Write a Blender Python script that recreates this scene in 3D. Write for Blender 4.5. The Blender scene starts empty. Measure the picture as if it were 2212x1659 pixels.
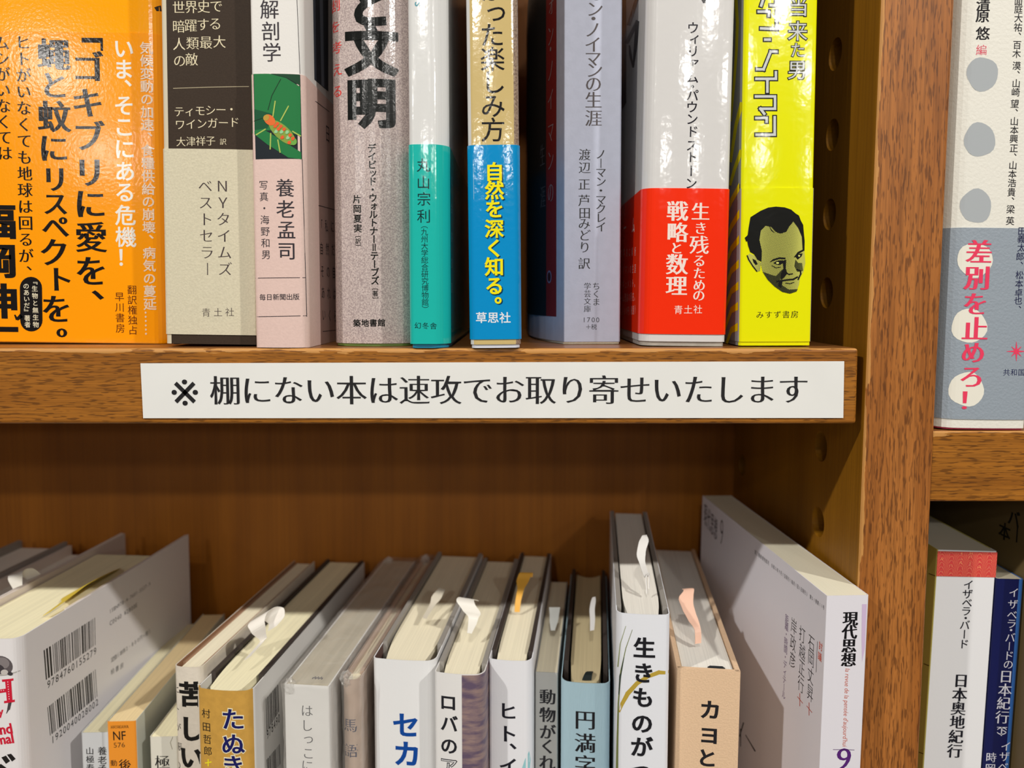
import bpy, bmesh, math, random
from mathutils import Vector, Matrix, noise
from mathutils.geometry import tessellate_polygon
random.seed(4)
sc = bpy.context.scene
COL = sc.collection

# ------------------------------------------------------------------ camera
F_PX, CX, CY = 1650.0, 1115.0, 752.0
PITCH = math.atan((CY - 640.0) / F_PX)
CAM = Vector((0.0, -0.27, 1.30))
FW = Vector((0, math.cos(PITCH), -math.sin(PITCH)))
UP = Vector((0, math.sin(PITCH), math.cos(PITCH)))
cam = bpy.data.cameras.new('camera')
cam.sensor_width = 36.0
cam.lens = F_PX / 2212 * 36
cam.shift_x = (1106 - CX) / 2212
cam.shift_y = (CY - 829.5) / 2212
cam.clip_start = 0.01
cam.dof.use_dof = True
cam.dof.focus_distance = 0.276
cam.dof.aperture_fstop = 9.0
co = bpy.data.objects.new('camera', cam)
co.location = CAM
co.rotation_euler = (math.pi / 2 - PITCH, 0, 0)
COL.objects.link(co)
sc.camera = co

# ------------------------------------------------------------------ light
sc.view_settings.view_transform = 'Standard'
sc.view_settings.look = 'None'
sc.view_settings.gamma = 1.0
sc.view_settings.use_curve_mapping = False
sc.view_settings.exposure = -0.2
w = bpy.data.worlds.new('world')
sc.world = w
w.use_nodes = True
w.node_tree.nodes['Background'].inputs[0].default_value = (1.0, 0.97, 0.93, 1)
w.node_tree.nodes['Background'].inputs[1].default_value = 0.10


def lamp(x, y, z, power, radius=0.045, col=(1.0, 0.965, 0.91)):
    l = bpy.data.lights.new('ceiling_spot', 'POINT')
    l.energy = power
    l.shadow_soft_size = radius
    l.color = col
    o = bpy.data.objects.new('ceiling_spot', l)
    o.location = (x, y, z)
    COL.objects.link(o)


ZC = 2.58   # height of the shop's ceiling track, four rows of spots
for x, p in ((-1.3, 98), (0.0, 26), (1.3, 98)):
    lamp(x, -1.02, ZC, p, 0.03)
for x in (-0.55, 1.15):
    lamp(x, -3.1, ZC, 48)
for x in (-2.62, -1.3, -0.25, 0.9, 2.0):
    lamp(x, -4.1, ZC, 15, 0.085)
for x in (-3.75, -2.6, -1.0, 0.6, 1.9, 3.4):
    lamp(x, -6.7, ZC, 22, 0.115)


# ------------------------------------------------------------------ helpers
def ray(px, py):
    d = FW + Vector(((px - CX) / F_PX, 0, 0)) - UP * ((py - CY) / F_PX)
    return d


def hit_y(px, py, Y):
    d = ray(px, py)
    return CAM + d * ((Y - CAM.y) / d.y)


def hit_z(px, py, Z):
    d = ray(px, py)
    return CAM + d * ((Z - CAM.z) / d.z)


def lin(c):
    r = []
    for v in c:
        v = v / 255.0
        r.append(v / 12.92 if v <= 0.04045 else ((v + 0.055) / 1.055) ** 2.4)
    return (r[0], r[1], r[2], 1)


_mats = {}


def mat(col, rough=0.5, bump=0.0, bscale=400, coat=0.0, spec=0.5, mottle=0.0, mscale=900, name='paper', mcol=None, aniso=None):
    key = (col, rough, bump, bscale, coat, spec, mottle, mscale, mcol, aniso)
    if key in _mats:
        return _mats[key]
    m = bpy.data.materials.new(name)
    m.use_nodes = True
    nt = m.node_tree
    p = nt.nodes['Principled BSDF']
    p.inputs['Base Color'].default_value = lin(col)
    p.inputs['Roughness'].default_value = rough
    p.inputs['Specular IOR Level'].default_value = spec
    p.inputs['Coat Weight'].default_value = coat
    p.inputs['Coat Roughness'].default_value = 0.08
    tc = nt.nodes.new('ShaderNodeTexCoord')
    vec = tc.outputs['Object']
    if aniso:
        mp = nt.nodes.new('ShaderNodeMapping')
        mp.inputs['Scale'].default_value = aniso
        nt.links.new(vec, mp.inputs[0])
        vec = mp.outputs[0]
    if mottle > 0:
        n = nt.nodes.new('ShaderNodeTexNoise')
        n.inputs['Scale'].default_value = mscale
        n.inputs['Detail'].default_value = 3
        nt.links.new(vec, n.inputs[0])
        r = nt.nodes.new('ShaderNodeValToRGB')
        c = lin(col)
        d = lin(mcol) if mcol else tuple(v * (1 - mottle) for v in c[:3]) + (1,)
        r.color_ramp.elements[0].position = 0.38
        r.color_ramp.elements[0].color = d
        r.color_ramp.elements[1].position = 0.62
        r.color_ramp.elements[1].color = c
        nt.links.new(n.outputs[0], r.inputs[0])
        nt.links.new(r.outputs[0], p.inputs['Base Color'])
    if bump > 0:
        n = nt.nodes.new('ShaderNodeTexNoise')
        n.inputs['Scale'].default_value = bscale
        n.inputs['Detail'].default_value = 2
        nt.links.new(vec, n.inputs[0])
        b = nt.nodes.new('ShaderNodeBump')
        b.inputs['Strength'].default_value = bump
        b.inputs['Distance'].default_value = 0.0002
        nt.links.new(n.outputs[0], b.inputs['Height'])
        nt.links.new(b.outputs[0], p.inputs['Normal'])
        if coat > 0:
            nt.links.new(b.outputs[0], p.inputs['Coat Normal'])
    _mats[key] = m
    return m


def wood(name, axis, base, light, dark, fleck=0.75, rough=0.42, spec=0.3, fine=False, seed=0.0, edges=()):
    """oiled oak: long soft bands plus short dark pores running along axis"""
    m = bpy.data.materials.new(name)
    m.use_nodes = True
    nt = m.node_tree
    N, L = nt.nodes, nt.links
    p = N['Principled BSDF']
    tc = N.new('ShaderNodeTexCoord')

    def nz(across, along, detail, off):
        mp = N.new('ShaderNodeMapping')
        s = [across] * 3
        s[axis] = along
        mp.inputs['Scale'].default_value = s
        mp.inputs['Location'].default_value = (off + seed, off * 1.7 + seed, off * 2.3)
        L.new(tc.outputs['Object'], mp.inputs[0])
        n = N.new('ShaderNodeTexNoise')
        n.inputs['Scale'].default_value = 1.0
        n.inputs['Detail'].default_value = detail
        L.new(mp.outputs[0], n.inputs[0])
        return n.outputs[0]

    def ramp(src, p0, p1, c0, c1):
        r = N.new('ShaderNodeValToRGB')
        r.color_ramp.elements[0].position = p0
        r.color_ramp.elements[0].color = c0
        r.color_ramp.elements[1].position = p1
        r.color_ramp.elements[1].color = c1
        L.new(src, r.inputs[0])
        return r.outputs[0]

    def mix(f, a, b):
        x = N.new('ShaderNodeMix')
        x.data_type = 'RGBA'
        if isinstance(f, float):
            x.inputs[0].default_value = f
        else:
            L.new(f, x.inputs[0])
        for i, v in ((6, a), (7, b)):
            if isinstance(v, tuple):
                x.inputs[i].default_value = v
            else:
                L.new(v, x.inputs[i])
        return x.outputs[2]
    W, B = (1, 1, 1, 1), (0, 0, 0, 1)
    broad = nz(120 if not fine else 60, 8, 3, 3.1)
    c = ramp(broad, 0.35, 0.65, lin(base), lin(light))
    fib = nz(1500 if not fine else 1100, 45 if not fine else 9, 3, 9.7)
    c = mix(ramp(fib, 0.42, 0.66, B, (0.45 if not fine else 0.28,) * 3 + (1,)), c, lin(dark))
    if not fine:
        por = nz(1750, 200, 1.3, 17.3)
        fac = ramp(por, 0.55, 0.63, B, (fleck,) * 3 + (1,))
        c = mix(fac, c, lin(dark))
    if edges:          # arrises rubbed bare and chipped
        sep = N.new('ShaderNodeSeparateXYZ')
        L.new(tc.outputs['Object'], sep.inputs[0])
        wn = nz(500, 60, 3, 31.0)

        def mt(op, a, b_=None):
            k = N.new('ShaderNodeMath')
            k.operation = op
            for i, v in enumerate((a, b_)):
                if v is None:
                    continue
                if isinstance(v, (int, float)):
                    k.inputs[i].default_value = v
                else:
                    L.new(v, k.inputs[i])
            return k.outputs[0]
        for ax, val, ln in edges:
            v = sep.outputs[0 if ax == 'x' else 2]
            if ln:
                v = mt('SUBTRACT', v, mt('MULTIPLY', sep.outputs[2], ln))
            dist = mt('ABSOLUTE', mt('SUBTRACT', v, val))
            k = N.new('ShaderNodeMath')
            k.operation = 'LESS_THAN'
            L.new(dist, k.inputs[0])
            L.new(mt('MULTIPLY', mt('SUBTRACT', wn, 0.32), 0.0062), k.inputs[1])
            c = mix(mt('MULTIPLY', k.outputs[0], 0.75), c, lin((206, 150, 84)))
    L.new(c, p.inputs['Base Color'])
    p.inputs['Roughness'].default_value = rough
    p.inputs['Specular IOR Level'].default_value = spec
    b = N.new('ShaderNodeBump')
    b.inputs['Strength'].default_value = 0.25
    b.inputs['Distance'].default_value = 0.0002
    L.new(fib, b.inputs['Height'])
    L.new(b.outputs[0], p.inputs['Normal'])
    return m


def tag(o, label, cat, group=None, kind=None):
    if label:
        o['label'] = label
    if cat:
        o['category'] = cat
    if group:
        o['group'] = group
    if kind:
        o['kind'] = kind
    return o


def mesh_obj(name, verts, faces, mats, parent=None, midx=None, smooth=False):
    me = bpy.data.meshes.new(name)
    me.from_pydata([tuple(v) for v in verts], [], faces)
    for m in (mats if isinstance(mats, (list, tuple)) else [mats]):
        me.materials.append(m)
    if midx:
        me.polygons.foreach_set('material_index', midx)
    if smooth:
        me.polygons.foreach_set('use_smooth', [True] * len(me.polygons))
    me.update()
    o = bpy.data.objects.new(name, me)
    COL.objects.link(o)
    if parent:
        o.parent = parent
    return o


def box_mesh(name, lo, hi, mats, parent=None, bevel=0.0, front=None, seg=3):
    bm = bmesh.new()
    bmesh.ops.create_cube(bm, size=1)
    for v in bm.verts:
        v.co = Vector([lo[i] + (v.co[i] + 0.5) * (hi[i] - lo[i]) for i in range(3)])
    if bevel > 0:
        bmesh.ops.bevel(bm, geom=list(bm.edges), offset=bevel, segments=seg, affect='EDGES', profile=0.5)
    bm.normal_update()
    if front is not None:
        for f in bm.faces:
            f.material_index = 1 if f.normal.y < -0.3 else 0
    me = bpy.data.meshes.new(name)
    bm.to_mesh(me)
    bm.free()
    for m in (mats if isinstance(mats, (list, tuple)) else [mats]):
        me.materials.append(m)
    o = bpy.data.objects.new(name, me)
    COL.objects.link(o)
    if parent:
        o.parent = parent
    return o


# ------------------------------------------------------------------ glyphs
_gl = {}


def outline(s, bx=0.0, by=0.0, res=3):
    """outline of a character of the built-in font as flat triangles; bx / by swell or
    thin the upright and the level strokes separately (thin level strokes = Mincho look)"""
    key = (s, bx, by)
    if key in _gl:
        return _gl[key]
    cu = bpy.data.curves.new('glyph', 'FONT')
    cu.body = s
    cu.size = 1
    cu.resolution_u = res
    o = bpy.data.objects.new('glyph', cu)
    COL.objects.link(o)
    dg = bpy.context.evaluated_depsgraph_get()
    me = bpy.data.meshes.new_from_object(o.evaluated_get(dg))
    bpy.data.objects.remove(o)
    bpy.data.curves.remove(cu)
    bm = bmesh.new()
    bm.from_mesh(me)
    bpy.data.meshes.remove(me)
    bmesh.ops.remove_doubles(bm, verts=bm.verts, dist=1e-5)
    bmesh.ops.triangulate(bm, faces=bm.faces)
    disp = {}
    if bx or by:
        for v in bm.verts:
            nx_, ny_, c = 0.0, 0.0, 0
            for e in v.link_edges:
                if len(e.link_faces) == 1:
                    a, b = e.verts
                    dx, dy = b.co.x - a.co.x, b.co.y - a.co.y
                    Ln = math.hypot(dx, dy) or 1
                    nx, ny = dy / Ln, -dx / Ln
                    f = e.link_faces[0].calc_center_median()
                    if (f.x - a.co.x) * nx + (f.y - a.co.y) * ny > 0:
                        nx, ny = -nx, -ny
                    nx_ += nx
                    ny_ += ny
                    c += 1
            if c:
                Ln = math.hypot(nx_, ny_) / c
                k = (min(1 / Ln / Ln, 2) if Ln > 0.3 else 1) / c
                disp[v] = (nx_ * k * bx, ny_ * k * by)
        for v, (x, y) in disp.items():
            v.co.x += x
            v.co.y += y
    bm.verts.index_update()
    r = ([(v.co.x, v.co.y) for v in bm.verts], [tuple(v.index for v in f.verts) for f in bm.faces])
    # keep faces counter-clockwise
    vs, fs = r
    out = []
    for f in fs:
        (ax, ay), (bx_, by_), (cx, cy) = vs[f[0]], vs[f[1]], vs[f[2]]
        out.append(f if (bx_ - ax) * (cy - ay) - (by_ - ay) * (cx - ax) > 0 else f[::-1])
    bm.free()
    _gl[key] = (vs, out)
    return _gl[key]


ROT = set('ー「」『』（）［］…＝〜')
PUN = set('、。')
SMA = set('ァィゥェォッャュョぁぃぅぇぉっゃゅょ')
MIN = (0.006, -0.018)      # light Mincho
MINB = (0.036, 0.004)     # bold Mincho
GO = (0.0, 0.0)
GOB = (0.02, 0.016)
GOX = (0.036, 0.028)


# ------------------------------------------------------------------ books
class Book:
    def __init__(s, name, label, group, O, w, d, h, yaw=0.0, lean=0.0, rl=0.001, rr=0.001, bulge=0.0,
                 flareL=(0, 0.03), flareR=(0, 0.03), cat='book'):
        s.w, s.d, s.h, s.rl, s.rr, s.b = w, d, h, rl, rr, bulge
        s.fL, s.fR = flareL, flareR
        O = Vector(O)
        O.z += 0.00012 + max(0.0, w * math.sin(lean))
        s.M = Matrix.Translation(O) @ Matrix.Rotation(-yaw, 4, 'Z') @ Matrix.Rotation(lean, 4, 'Y')
        s.Mi = s.M.inverted()
        s.root = bpy.data.objects.new(name, None)
        s.root.empty_display_size = 0.01
        COL.objects.link(s.root)
        s.root.matrix_world = s.M
        tag(s.root, label, cat, group)
        s.obi = None
        s.dec = []          # (face, [(s,z)], [tri], off, material)
        s.gloss = dict(rough=0.45, spec=0.25)

    # profile of the spine: how far back the surface lies at x
    def prof(s, x):
        u = abs(2 * x / s.w - 1)
        y = s.b * u * u
        for d, r in ((x, s.rl), (s.w - x, s.rr)):
            if d < r:
                d = max(d, 0)
                y += r - math.sqrt(max(r * r - (r - d) ** 2, 0))
        return y

    def fl(s, side, y):
        a, y1 = s.fL if side == 'L' else s.fR
        y0 = 0.0
        if y <= y0:
            return 0.0
        t = min(y / y1, 1)
        return a * (1 - (1 - t) ** 2)

    def path(s, off=0.0, yback=None, inset=0.0):
        d = yback if yback is not None else s.d
        pts = []
        n = 10
        yl, yr = s.prof(0), s.prof(s.w)
        for i in range(n, 0, -1):
            y = yl + (d - yl) * (i / n) ** 1.5
            pts.append((-s.fl('L', y - yl), y))
        xs = set()
        for i in range(17):
            xs.add(s.w * i / 16)
        for i in range(1, 7):
            a = math.pi / 2 * i / 7
            xs.add(s.rl * (1 - math.cos(a)))
            xs.add(s.w - s.rr * (1 - math.cos(a)))
        for x in sorted(xs):
            pts.append((x, s.prof(x)))
        for i in range(1, n + 1):
            y = yr + (d - yr) * (i / n) ** 1.5
            pts.append((s.w + s.fl('R', y - yr), y))
        q = []
        for i, (x, y) in enumerate(pts):
            a = pts[max(i - 1, 0)]
            b = pts[min(i + 1, len(pts) - 1)]
            tx, ty = b[0] - a[0], b[1] - a[1]
            L = math.hypot(tx, ty) or 1
            nx, ny = ty / L, -tx / L      # outwards (path runs left side to front to right side)
            q.append((x + nx * off, y + ny * off))
        return q

    def sheet(s, name, z0, z1, off, thick, m, inner=None, ztop=None, yback=None, label=None, cols=None):
        """U shaped sheet of paper or card round the spine"""
        A = s.path(off, yback)
        B = s.path(off - thick, yback)
        n = len(A)
        V, Fc = [], []
        for P, z in ((A, z0), (A, z1), (B, z0), (B, z1)):
            for i, (x, y) in enumerate(P):
                zz = z
                if ztop and z == z1:
                    zz = z + ztop(x, y)
                V.append((x, y, zz))
        for i in range(n - 1):
            Fc.append((i, i + 1, n + i + 1, n + i))
            Fc.append((2 * n + i + 1, 2 * n + i, 3 * n + i, 3 * n + i + 1))
            Fc.append((n + i, n + i + 1, 3 * n + i + 1, 3 * n + i))
            Fc.append((i + 1, i, 2 * n + i, 2 * n + i + 1))
        Fc.append((0, n, 3 * n, 2 * n))
        Fc.append((n - 1, 3 * n - 1, 4 * n - 1, 2 * n - 1))
        mats = [m] + ([inner] if inner else [])
        mi = None
        if inner:
            mi = []
            for i in range(n - 1):
                mi += [0, 1, 0, 0]
            mi += [0, 0]
        if cols:            # [(smin,smax,mat)] by x on the front
            mats = [m] + [c[2] for c in cols]
            mi = []
            for i in range(n - 1):
                xm = (A[i][0] + A[i + 1][0]) / 2
                k = 0
                for j, c in enumerate(cols):
                    if c[0] <= xm <= c[1] and (A[i][1] + A[i + 1][1]) / 2 < c[3]:
                        k = j + 1
                mi += [k, k, k, k]
            mi += [0, 0]
        o = mesh_obj(name, V, Fc, mats, s.root, mi)
        if label:
            o['label'] = label
        return o

    def pages(s, z0, z1, m, ins=0.0004, front=0.0006, back=0.001, taper=0.0, tl=0.02, hollow=0.0):
        """block of leaves; its head shows at the top, taper narrows it towards the spine"""
        pts = []
        n = 12
        d = s.d - back
        yf = max(s.prof(0), s.prof(s.w)) * 0.4 + front
        P = []
        for i in range(n + 1):
            t = i / n
            y = d + (yf - d) * t ** 0.7
            k = max(0, 1 - (y - yf) / tl)
            P.append((ins + taper * k * k - s.fl('L', y) * 0.9, y))
        Q = []
        x0, x1 = ins + taper, s.w - ins - taper
        for i in range(1, 12):
            x = x0 + (x1 - x0) * i / 12
            Q.append((x, s.prof(x) * 0.4 + front + s.prof(x) * 0.6 * (1 if taper == 0 else 0.3)))
        R = []
        for i in range(n, -1, -1):
            t = i / n
            y = d + (yf - d) * t ** 0.7
            k = max(0, 1 - (y - yf) / tl)
            R.append((s.w - ins - taper * k * k + s.fl('R', y) * 0.9, y))
        back_pts = []
        for i in range(1, 8):          # concave fore-edge of a rounded book
            t = i / 8
            x = R[-1][0] + (P[0][0] - R[-1][0]) * t
            back_pts.append((x, d - hollow * 4 * t * (1 - t)))
        pts = P + Q + R + back_pts
        nn = len(pts)
        V = [(x, y, z0) for x, y in pts] + [(x, y, z1) for x, y in pts]
        Fc = [(i, (i + 1) % nn, nn + (i + 1) % nn, nn + i) for i in range(nn)]
        tess = tessellate_polygon([[Vector((x, y, 0)) for x, y in pts]])
        for t in tess:
            a, b, c = [pts[i] for i in t]
            cw = (b[0] - a[0]) * (c[1] - a[1]) - (b[1] - a[1]) * (c[0] - a[0])
            t = t if cw > 0 else t[::-1]
            Fc.append(tuple(nn + i for i in t))
            Fc.append(tuple(i for i in t[::-1]))
        return mesh_obj('pages', V, Fc, m, s.root)

    def boards(s, z0, z1, m, th=0.0018, y0=None, y1=None, ins=0.0003):
        y0 = y0 if y0 is not None else max(s.prof(0), s.prof(s.w)) + 0.004
        y1 = y1 if y1 is not None else s.d
        for side in (0, 1):
            V, Fc = [], []
            n = 6
            for i in range(n + 1):
                y = y0 + (y1 - y0) * i / n
                if side == 0:
                    a = ins - s.fl('L', y)
                    b = a + th
                else:
                    b = s.w - ins + s.fl('R', y)
                    a = b - th
                V += [(a, y, z0), (b, y, z0), (b, y, z1), (a, y, z1)]
            for i in range(n):
                for k in range(4):
                    a, b = i * 4 + k, i * 4 + (k + 1) % 4
                    Fc.append((a, a + 4, b + 4, b))
            Fc.append((0, 1, 2, 3))
            Fc.append((n * 4 + 3, n * 4 + 2, n * 4 + 1, n * 4))
            mesh_obj('cover_board', V, Fc, m, s.root)

    # ---- printing
    def loc(s, face, px, py):
        o = s.Mi @ CAM
        d = (s.Mi.to_3x3() @ ray(px, py))
        t = 0
        if face == 'F':
            y = s.b * 0.3
            for _ in range(5):
                t = (y - o.y) / d.y
                x = o.x + d.x * t
                y = s.prof(min(max(x, 0), s.w))
            P = o + d * t
            return P.x, P.z, t / F_PX
        def sx(y):
            return -s.fl('L', y - s.prof(0)) if face == 'L' else s.w + s.fl('R', y - s.prof(s.w))

        def g(y):
            return (sx(y) - o.x) * d.y - (y - o.y) * d.x
        lo, hi = 0.0, s.d * 1.3
        if g(lo) * g(hi) > 0:
            t = (sx(0) - o.x) / d.x
        else:
            for _ in range(40):
                mid = (lo + hi) / 2
                if g(lo) * g(mid) <= 0:
                    hi = mid
                else:
                    lo = mid
            t = (lo - o.y) / d.y
        P = o + d * t
        return (-P.y if face == 'L' else P.y), P.z, t / F_PX

    def zoff(s, z, lay):
        k = 0.00004 * (1 + lay)
        if s.obi and s.obi[0] - 0.0001 <= z <= s.obi[1] + 0.0001:
            k += s.obi[2]
        return k

    def ink(s, col, **kw):
        g = dict(s.gloss)
        g.update(kw)
        return mat(col, name='ink', **g)

    def chars(s, face, text, pts, size, col, st=GO, rot=True, sx=1.0, sy=1.0, lay=0, dx=0, dy=0, part='lettering', tilt=0.0):
        """pts: first and last centre, or a centre for every character; size in photo pixels"""
        s.nt = getattr(s, 'nt', 0) + 1
        if part == 'lettering':
            part = 'lettering#%d' % s.nt
        n = len(text)
        if len(pts) == 2 and n != 2:
            (x0, y0), (x1, y1) = pts
            k = max(n - 1, 1)
            pts = [(x0 + (x1 - x0) * i / k, y0 + (y1 - y0) * i / k) for i in range(n)]
        m = s.ink(col)
        for i, ch in enumerate(text):
            if ch in ' 　':
                continue
            u, z, k = s.loc(face, pts[i][0] + dx, pts[i][1] + dy)
            sz = (size[i] if isinstance(size, (list, tuple)) else size) * k
            vs, fs = outline(ch, *st)
            ca, sa = math.cos(tilt), math.sin(tilt)
            ox = oy = 0
            if ch in PUN and rot:
                ox, oy = 0.5, 0.55
            if ch in SMA and rot:
                ox, oy = 0.08, 0.06
            asc = ord(ch) < 0x2000
            P = []
            if asc:
                xs = [v[0] for v in vs] or [0]
                ys = [v[1] for v in vs] or [0]
                cx, cy = (min(xs) + max(xs)) / 2, (min(ys) + max(ys)) / 2
            else:
                cx, cy = 0.5, 0.38
            for (x, y) in vs:
                x, y = x - cx, y - cy
                if ch in ROT and rot:
                    x, y = y, -x
                x, y = (x + ox) * sz * sx, (y + oy) * sz * sy
                P.append((u + x * ca - y * sa, z + x * sa + y * ca))
            s.dec.append((face, P, fs, s.zoff(z, lay), m, part))

    def run(s, face, text, p0, p1, col, st=GO, hs=1.0, slant=0.0, lay=0, part='lettering', mono=False):
        """a line of Latin letters or digits on the base line p0 to p1"""
        s.nt = getattr(s, 'nt', 0) + 1
        part = 'lettering#%d' % s.nt
        u0, z0, k0 = s.loc(face, *p0)
        u1, z1, k1 = s.loc(face, *p1)
        if mono:
            L = math.hypot(u1 - u0, z1 - z0)
            du, dz = (u1 - u0) / L, (z1 - z0) / L
            n = len(text)
            for i, ch in enumerate(text):
                if ch == ' ':
                    continue
                vs, fs = outline(ch, *st)
                xs = [v[0] for v in vs]
                c = (min(xs) + max(xs)) / 2
                q = L / n / 0.62
                P = []
                for x, y in vs:
                    a, b = (i + 0.5) * L / n + (x - c) * q, y * q * hs
                    P.append((u0 + a * du - b * dz, z0 + a * dz + b * du))
                s.dec.append((face, P, fs, s.zoff(z0, lay), s.ink(col), part))
            return
        vs, fs = outline(text, *st)
        xs = [v[0] for v in vs]
        a0, a1 = min(xs), max(xs)
        L = math.hypot(u1 - u0, z1 - z0)
        q = L / (a1 - a0)
        du, dz = (u1 - u0) / L, (z1 - z0) / L
        P = []
        for x, y in vs:
            a, b = (x - a0 + y * slant) * q, y * q * hs
            P.append((u0 + a * du - b * dz, z0 + a * dz + b * du))
        s.dec.append((face, P, fs, s.zoff(z0, lay), s.ink(col), part))

    def poly(s, face, pts, col, lay=0, part='print', m=None):
        L = [s.loc(face, *p) for p in pts]
        P = [(a, b) for a, b, _ in L]
        fs = []
        for t in tessellate_polygon([[Vector((x, y, 0)) for x, y in P]]):
            a, b, c = [P[i] for i in t]
            cw = (b[0] - a[0]) * (c[1] - a[1]) - (b[1] - a[1]) * (c[0] - a[0])
            fs.append(tuple(t) if cw > 0 else tuple(t[::-1]))
        zc = sum(p[1] for p in P) / len(P)
        s.dec.append((face, P, fs, s.zoff(zc, lay), m or s.ink(col), part))

    def stroke(s, face, pts, wd, col, lay=0, part='print', cap=0.5):
        for i in range(len(pts) - 1):
            (x0, y0), (x1, y1) = pts[i], pts[i + 1]
            w0 = wd[i] if isinstance(wd, (list, tuple)) else wd
            w1 = wd[i + 1] if isinstance(wd, (list, tuple)) else wd
            L = math.hypot(x1 - x0, y1 - y0) or 1
            tx, ty = (x1 - x0) / L, (y1 - y0) / L
            a0 = (x0 - tx * w0 * cap, y0 - ty * w0 * cap)
            a1 = (x1 + tx * w1 * cap, y1 + ty * w1 * cap)
            s.poly(face, [(a0[0] - ty * w0 / 2, a0[1] + tx * w0 / 2), (a1[0] - ty * w1 / 2, a1[1] + tx * w1 / 2),
                          (a1[0] + ty * w1 / 2, a1[1] - tx * w1 / 2), (a0[0] + ty * w0 / 2, a0[1] - tx * w0 / 2)],
                   col, lay + 0.03 * i, part)

    def ell(s, face, c, rx, ry, col, ang=0.0, lay=0, part='print', n=22, wob=0.0, m=None):
        ca, sa = math.cos(ang), math.sin(ang)
        pts = []
        for i in range(n):
            t = 2 * math.pi * i / n
            r = 1 + wob * math.sin(t * 3 + c[1]) + wob * 0.6 * math.sin(t * 5 + c[0])
            x, y = rx * math.cos(t) * r, ry * math.sin(t) * r
            pts.append((c[0] + x * ca - y * sa, c[1] + x * sa + y * ca))
        s.poly(face, pts, col, lay, part, m)

    def barcode(s, face, TL, TR, BR, BL, seed, n=95):
        rnd = random.Random(seed)
        x = 0
        bars = []
        while x < n:
            wv = rnd.choice((1, 1, 1, 2, 2, 3))
            bars.append((x, min(x + wv, n)))
            x += wv + rnd.choice((1, 1, 2, 2, 3))
        uTL, uTR, uBR, uBL = [s.loc(face, *p)[:2] for p in (TL, TR, BR, BL)]
        m = s.ink((28, 26, 26))
        for a, b in bars:
            def lp(p, q, t):
                return (p[0] + (q[0] - p[0]) * t / n, p[1] + (q[1] - p[1]) * t / n)
            P = [lp(uBL, uBR, a), lp(uBL, uBR, b), lp(uTL, uTR, b), lp(uTL, uTR, a)]
            s.dec.append((face, P, [(0, 1, 2, 3)], s.zoff(P[0][1], 0), m, 'barcode'))

    def finish(s):
        groups = {}
        for d in s.dec:
            groups.setdefault(d[5], []).append(d)
        for part, ds in groups.items():
            mats, bm = [], bmesh.new()
            for face in 'FLR':
                sub = [d for d in ds if d[0] == face]
                if not sub:
                    continue
                b2 = bmesh.new()
                for (_, P, fs, off, m, _p) in sub:
                    if m not in mats:
                        mats.append(m)
                    mi = mats.index(m)
                    vv = [b2.verts.new((x, -off, z)) for x, z in P]
                    for f in fs:
                        try:
                            ff = b2.faces.new([vv[i] for i in f])
                            ff.material_index = mi
                        except ValueError:
                            pass
                if s.w < 0.9:
                    for pz, no in ((0.0002, (0, 0, -1)), (s.h - 0.0001, (0, 0, 1))):
                        bmesh.ops.bisect_plane(b2, geom=b2.verts[:] + b2.edges[:] + b2.faces[:], dist=1e-7,
                                               plane_co=(0, 0, pz), plane_no=no, clear_outer=True)
                if face == 'F' and s.w < 0.9:
                    for px_, no in ((0.00015, (-1, 0, 0)), (s.w - 0.00015, (1, 0, 0))):
                        bmesh.ops.bisect_plane(b2, geom=b2.verts[:] + b2.edges[:] + b2.faces[:], dist=1e-7,
                                               plane_co=(px_, 0, 0), plane_no=no, clear_outer=True)
                if face in 'LR' and s.w < 0.9:
                    k = -1 if face == 'L' else 1
                    e0 = s.prof(0 if face == 'L' else s.w)
                    for px_, no in ((k * (e0 - 0.0003), (-k, 0, 0)), (k * s.d, (k, 0, 0))):
                        bmesh.ops.bisect_plane(b2, geom=b2.verts[:] + b2.edges[:] + b2.faces[:], dist=1e-7,
                                               plane_co=(px_, 0, 0), plane_no=no, clear_outer=True)
                if not b2.faces:
                    b2.free()
                    continue
                if face == 'F' and (s.b > 0.0002 or max(s.rl, s.rr) > 0.0015):
                    step = 0.0012
                    xs = [v.co.x for v in b2.verts]
                    k0, k1 = int(min(xs) / step), int(max(xs) / step) + 1
                    for k in range(k0, k1 + 1):
                        bmesh.ops.bisect_plane(b2, geom=b2.verts[:] + b2.edges[:] + b2.faces[:], dist=1e-7,
                                               plane_co=(k * step, 0, 0), plane_no=(1, 0, 0))
                if face in 'LR' and (s.fL[0] if face == 'L' else s.fR[0]):
                    step = 0.003
                    xs = [v.co.x for v in b2.verts]
                    for k in range(int(min(xs) / step) - 1, int(max(xs) / step) + 2):
                        bmesh.ops.bisect_plane(b2, geom=b2.verts[:] + b2.edges[:] + b2.faces[:], dist=1e-7,
                                               plane_co=(k * step, 0, 0), plane_no=(1, 0, 0))
                vm = {}
                for v in b2.verts:
                    off = -v.co.y
                    a, z = v.co.x, v.co.z
                    if face == 'F':
                        xx = min(max(a, 0), s.w)
                        dd = 0.0004
                        g = (s.prof(min(xx + dd, s.w)) - s.prof(max(xx - dd, 0))) / (2 * dd)
                        q = math.sqrt(1 + g * g)
                        c = (a + off * g / q * (1 if True else 0), s.prof(xx) - off / q, z)
                    elif face == 'L':
                        c = (-s.fl('L', -a - s.prof(0)) - off, -a, z)
                    else:
                        c = (s.w + s.fl('R', a - s.prof(s.w)) + off, a, z)
                    vm[v] = bm.verts.new(c)
                for f in b2.faces:
                    try:
                        nf = bm.faces.new([vm[v] for v in f.verts])
                        nf.material_index = f.material_index
                    except ValueError:
                        pass
                b2.free()
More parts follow.
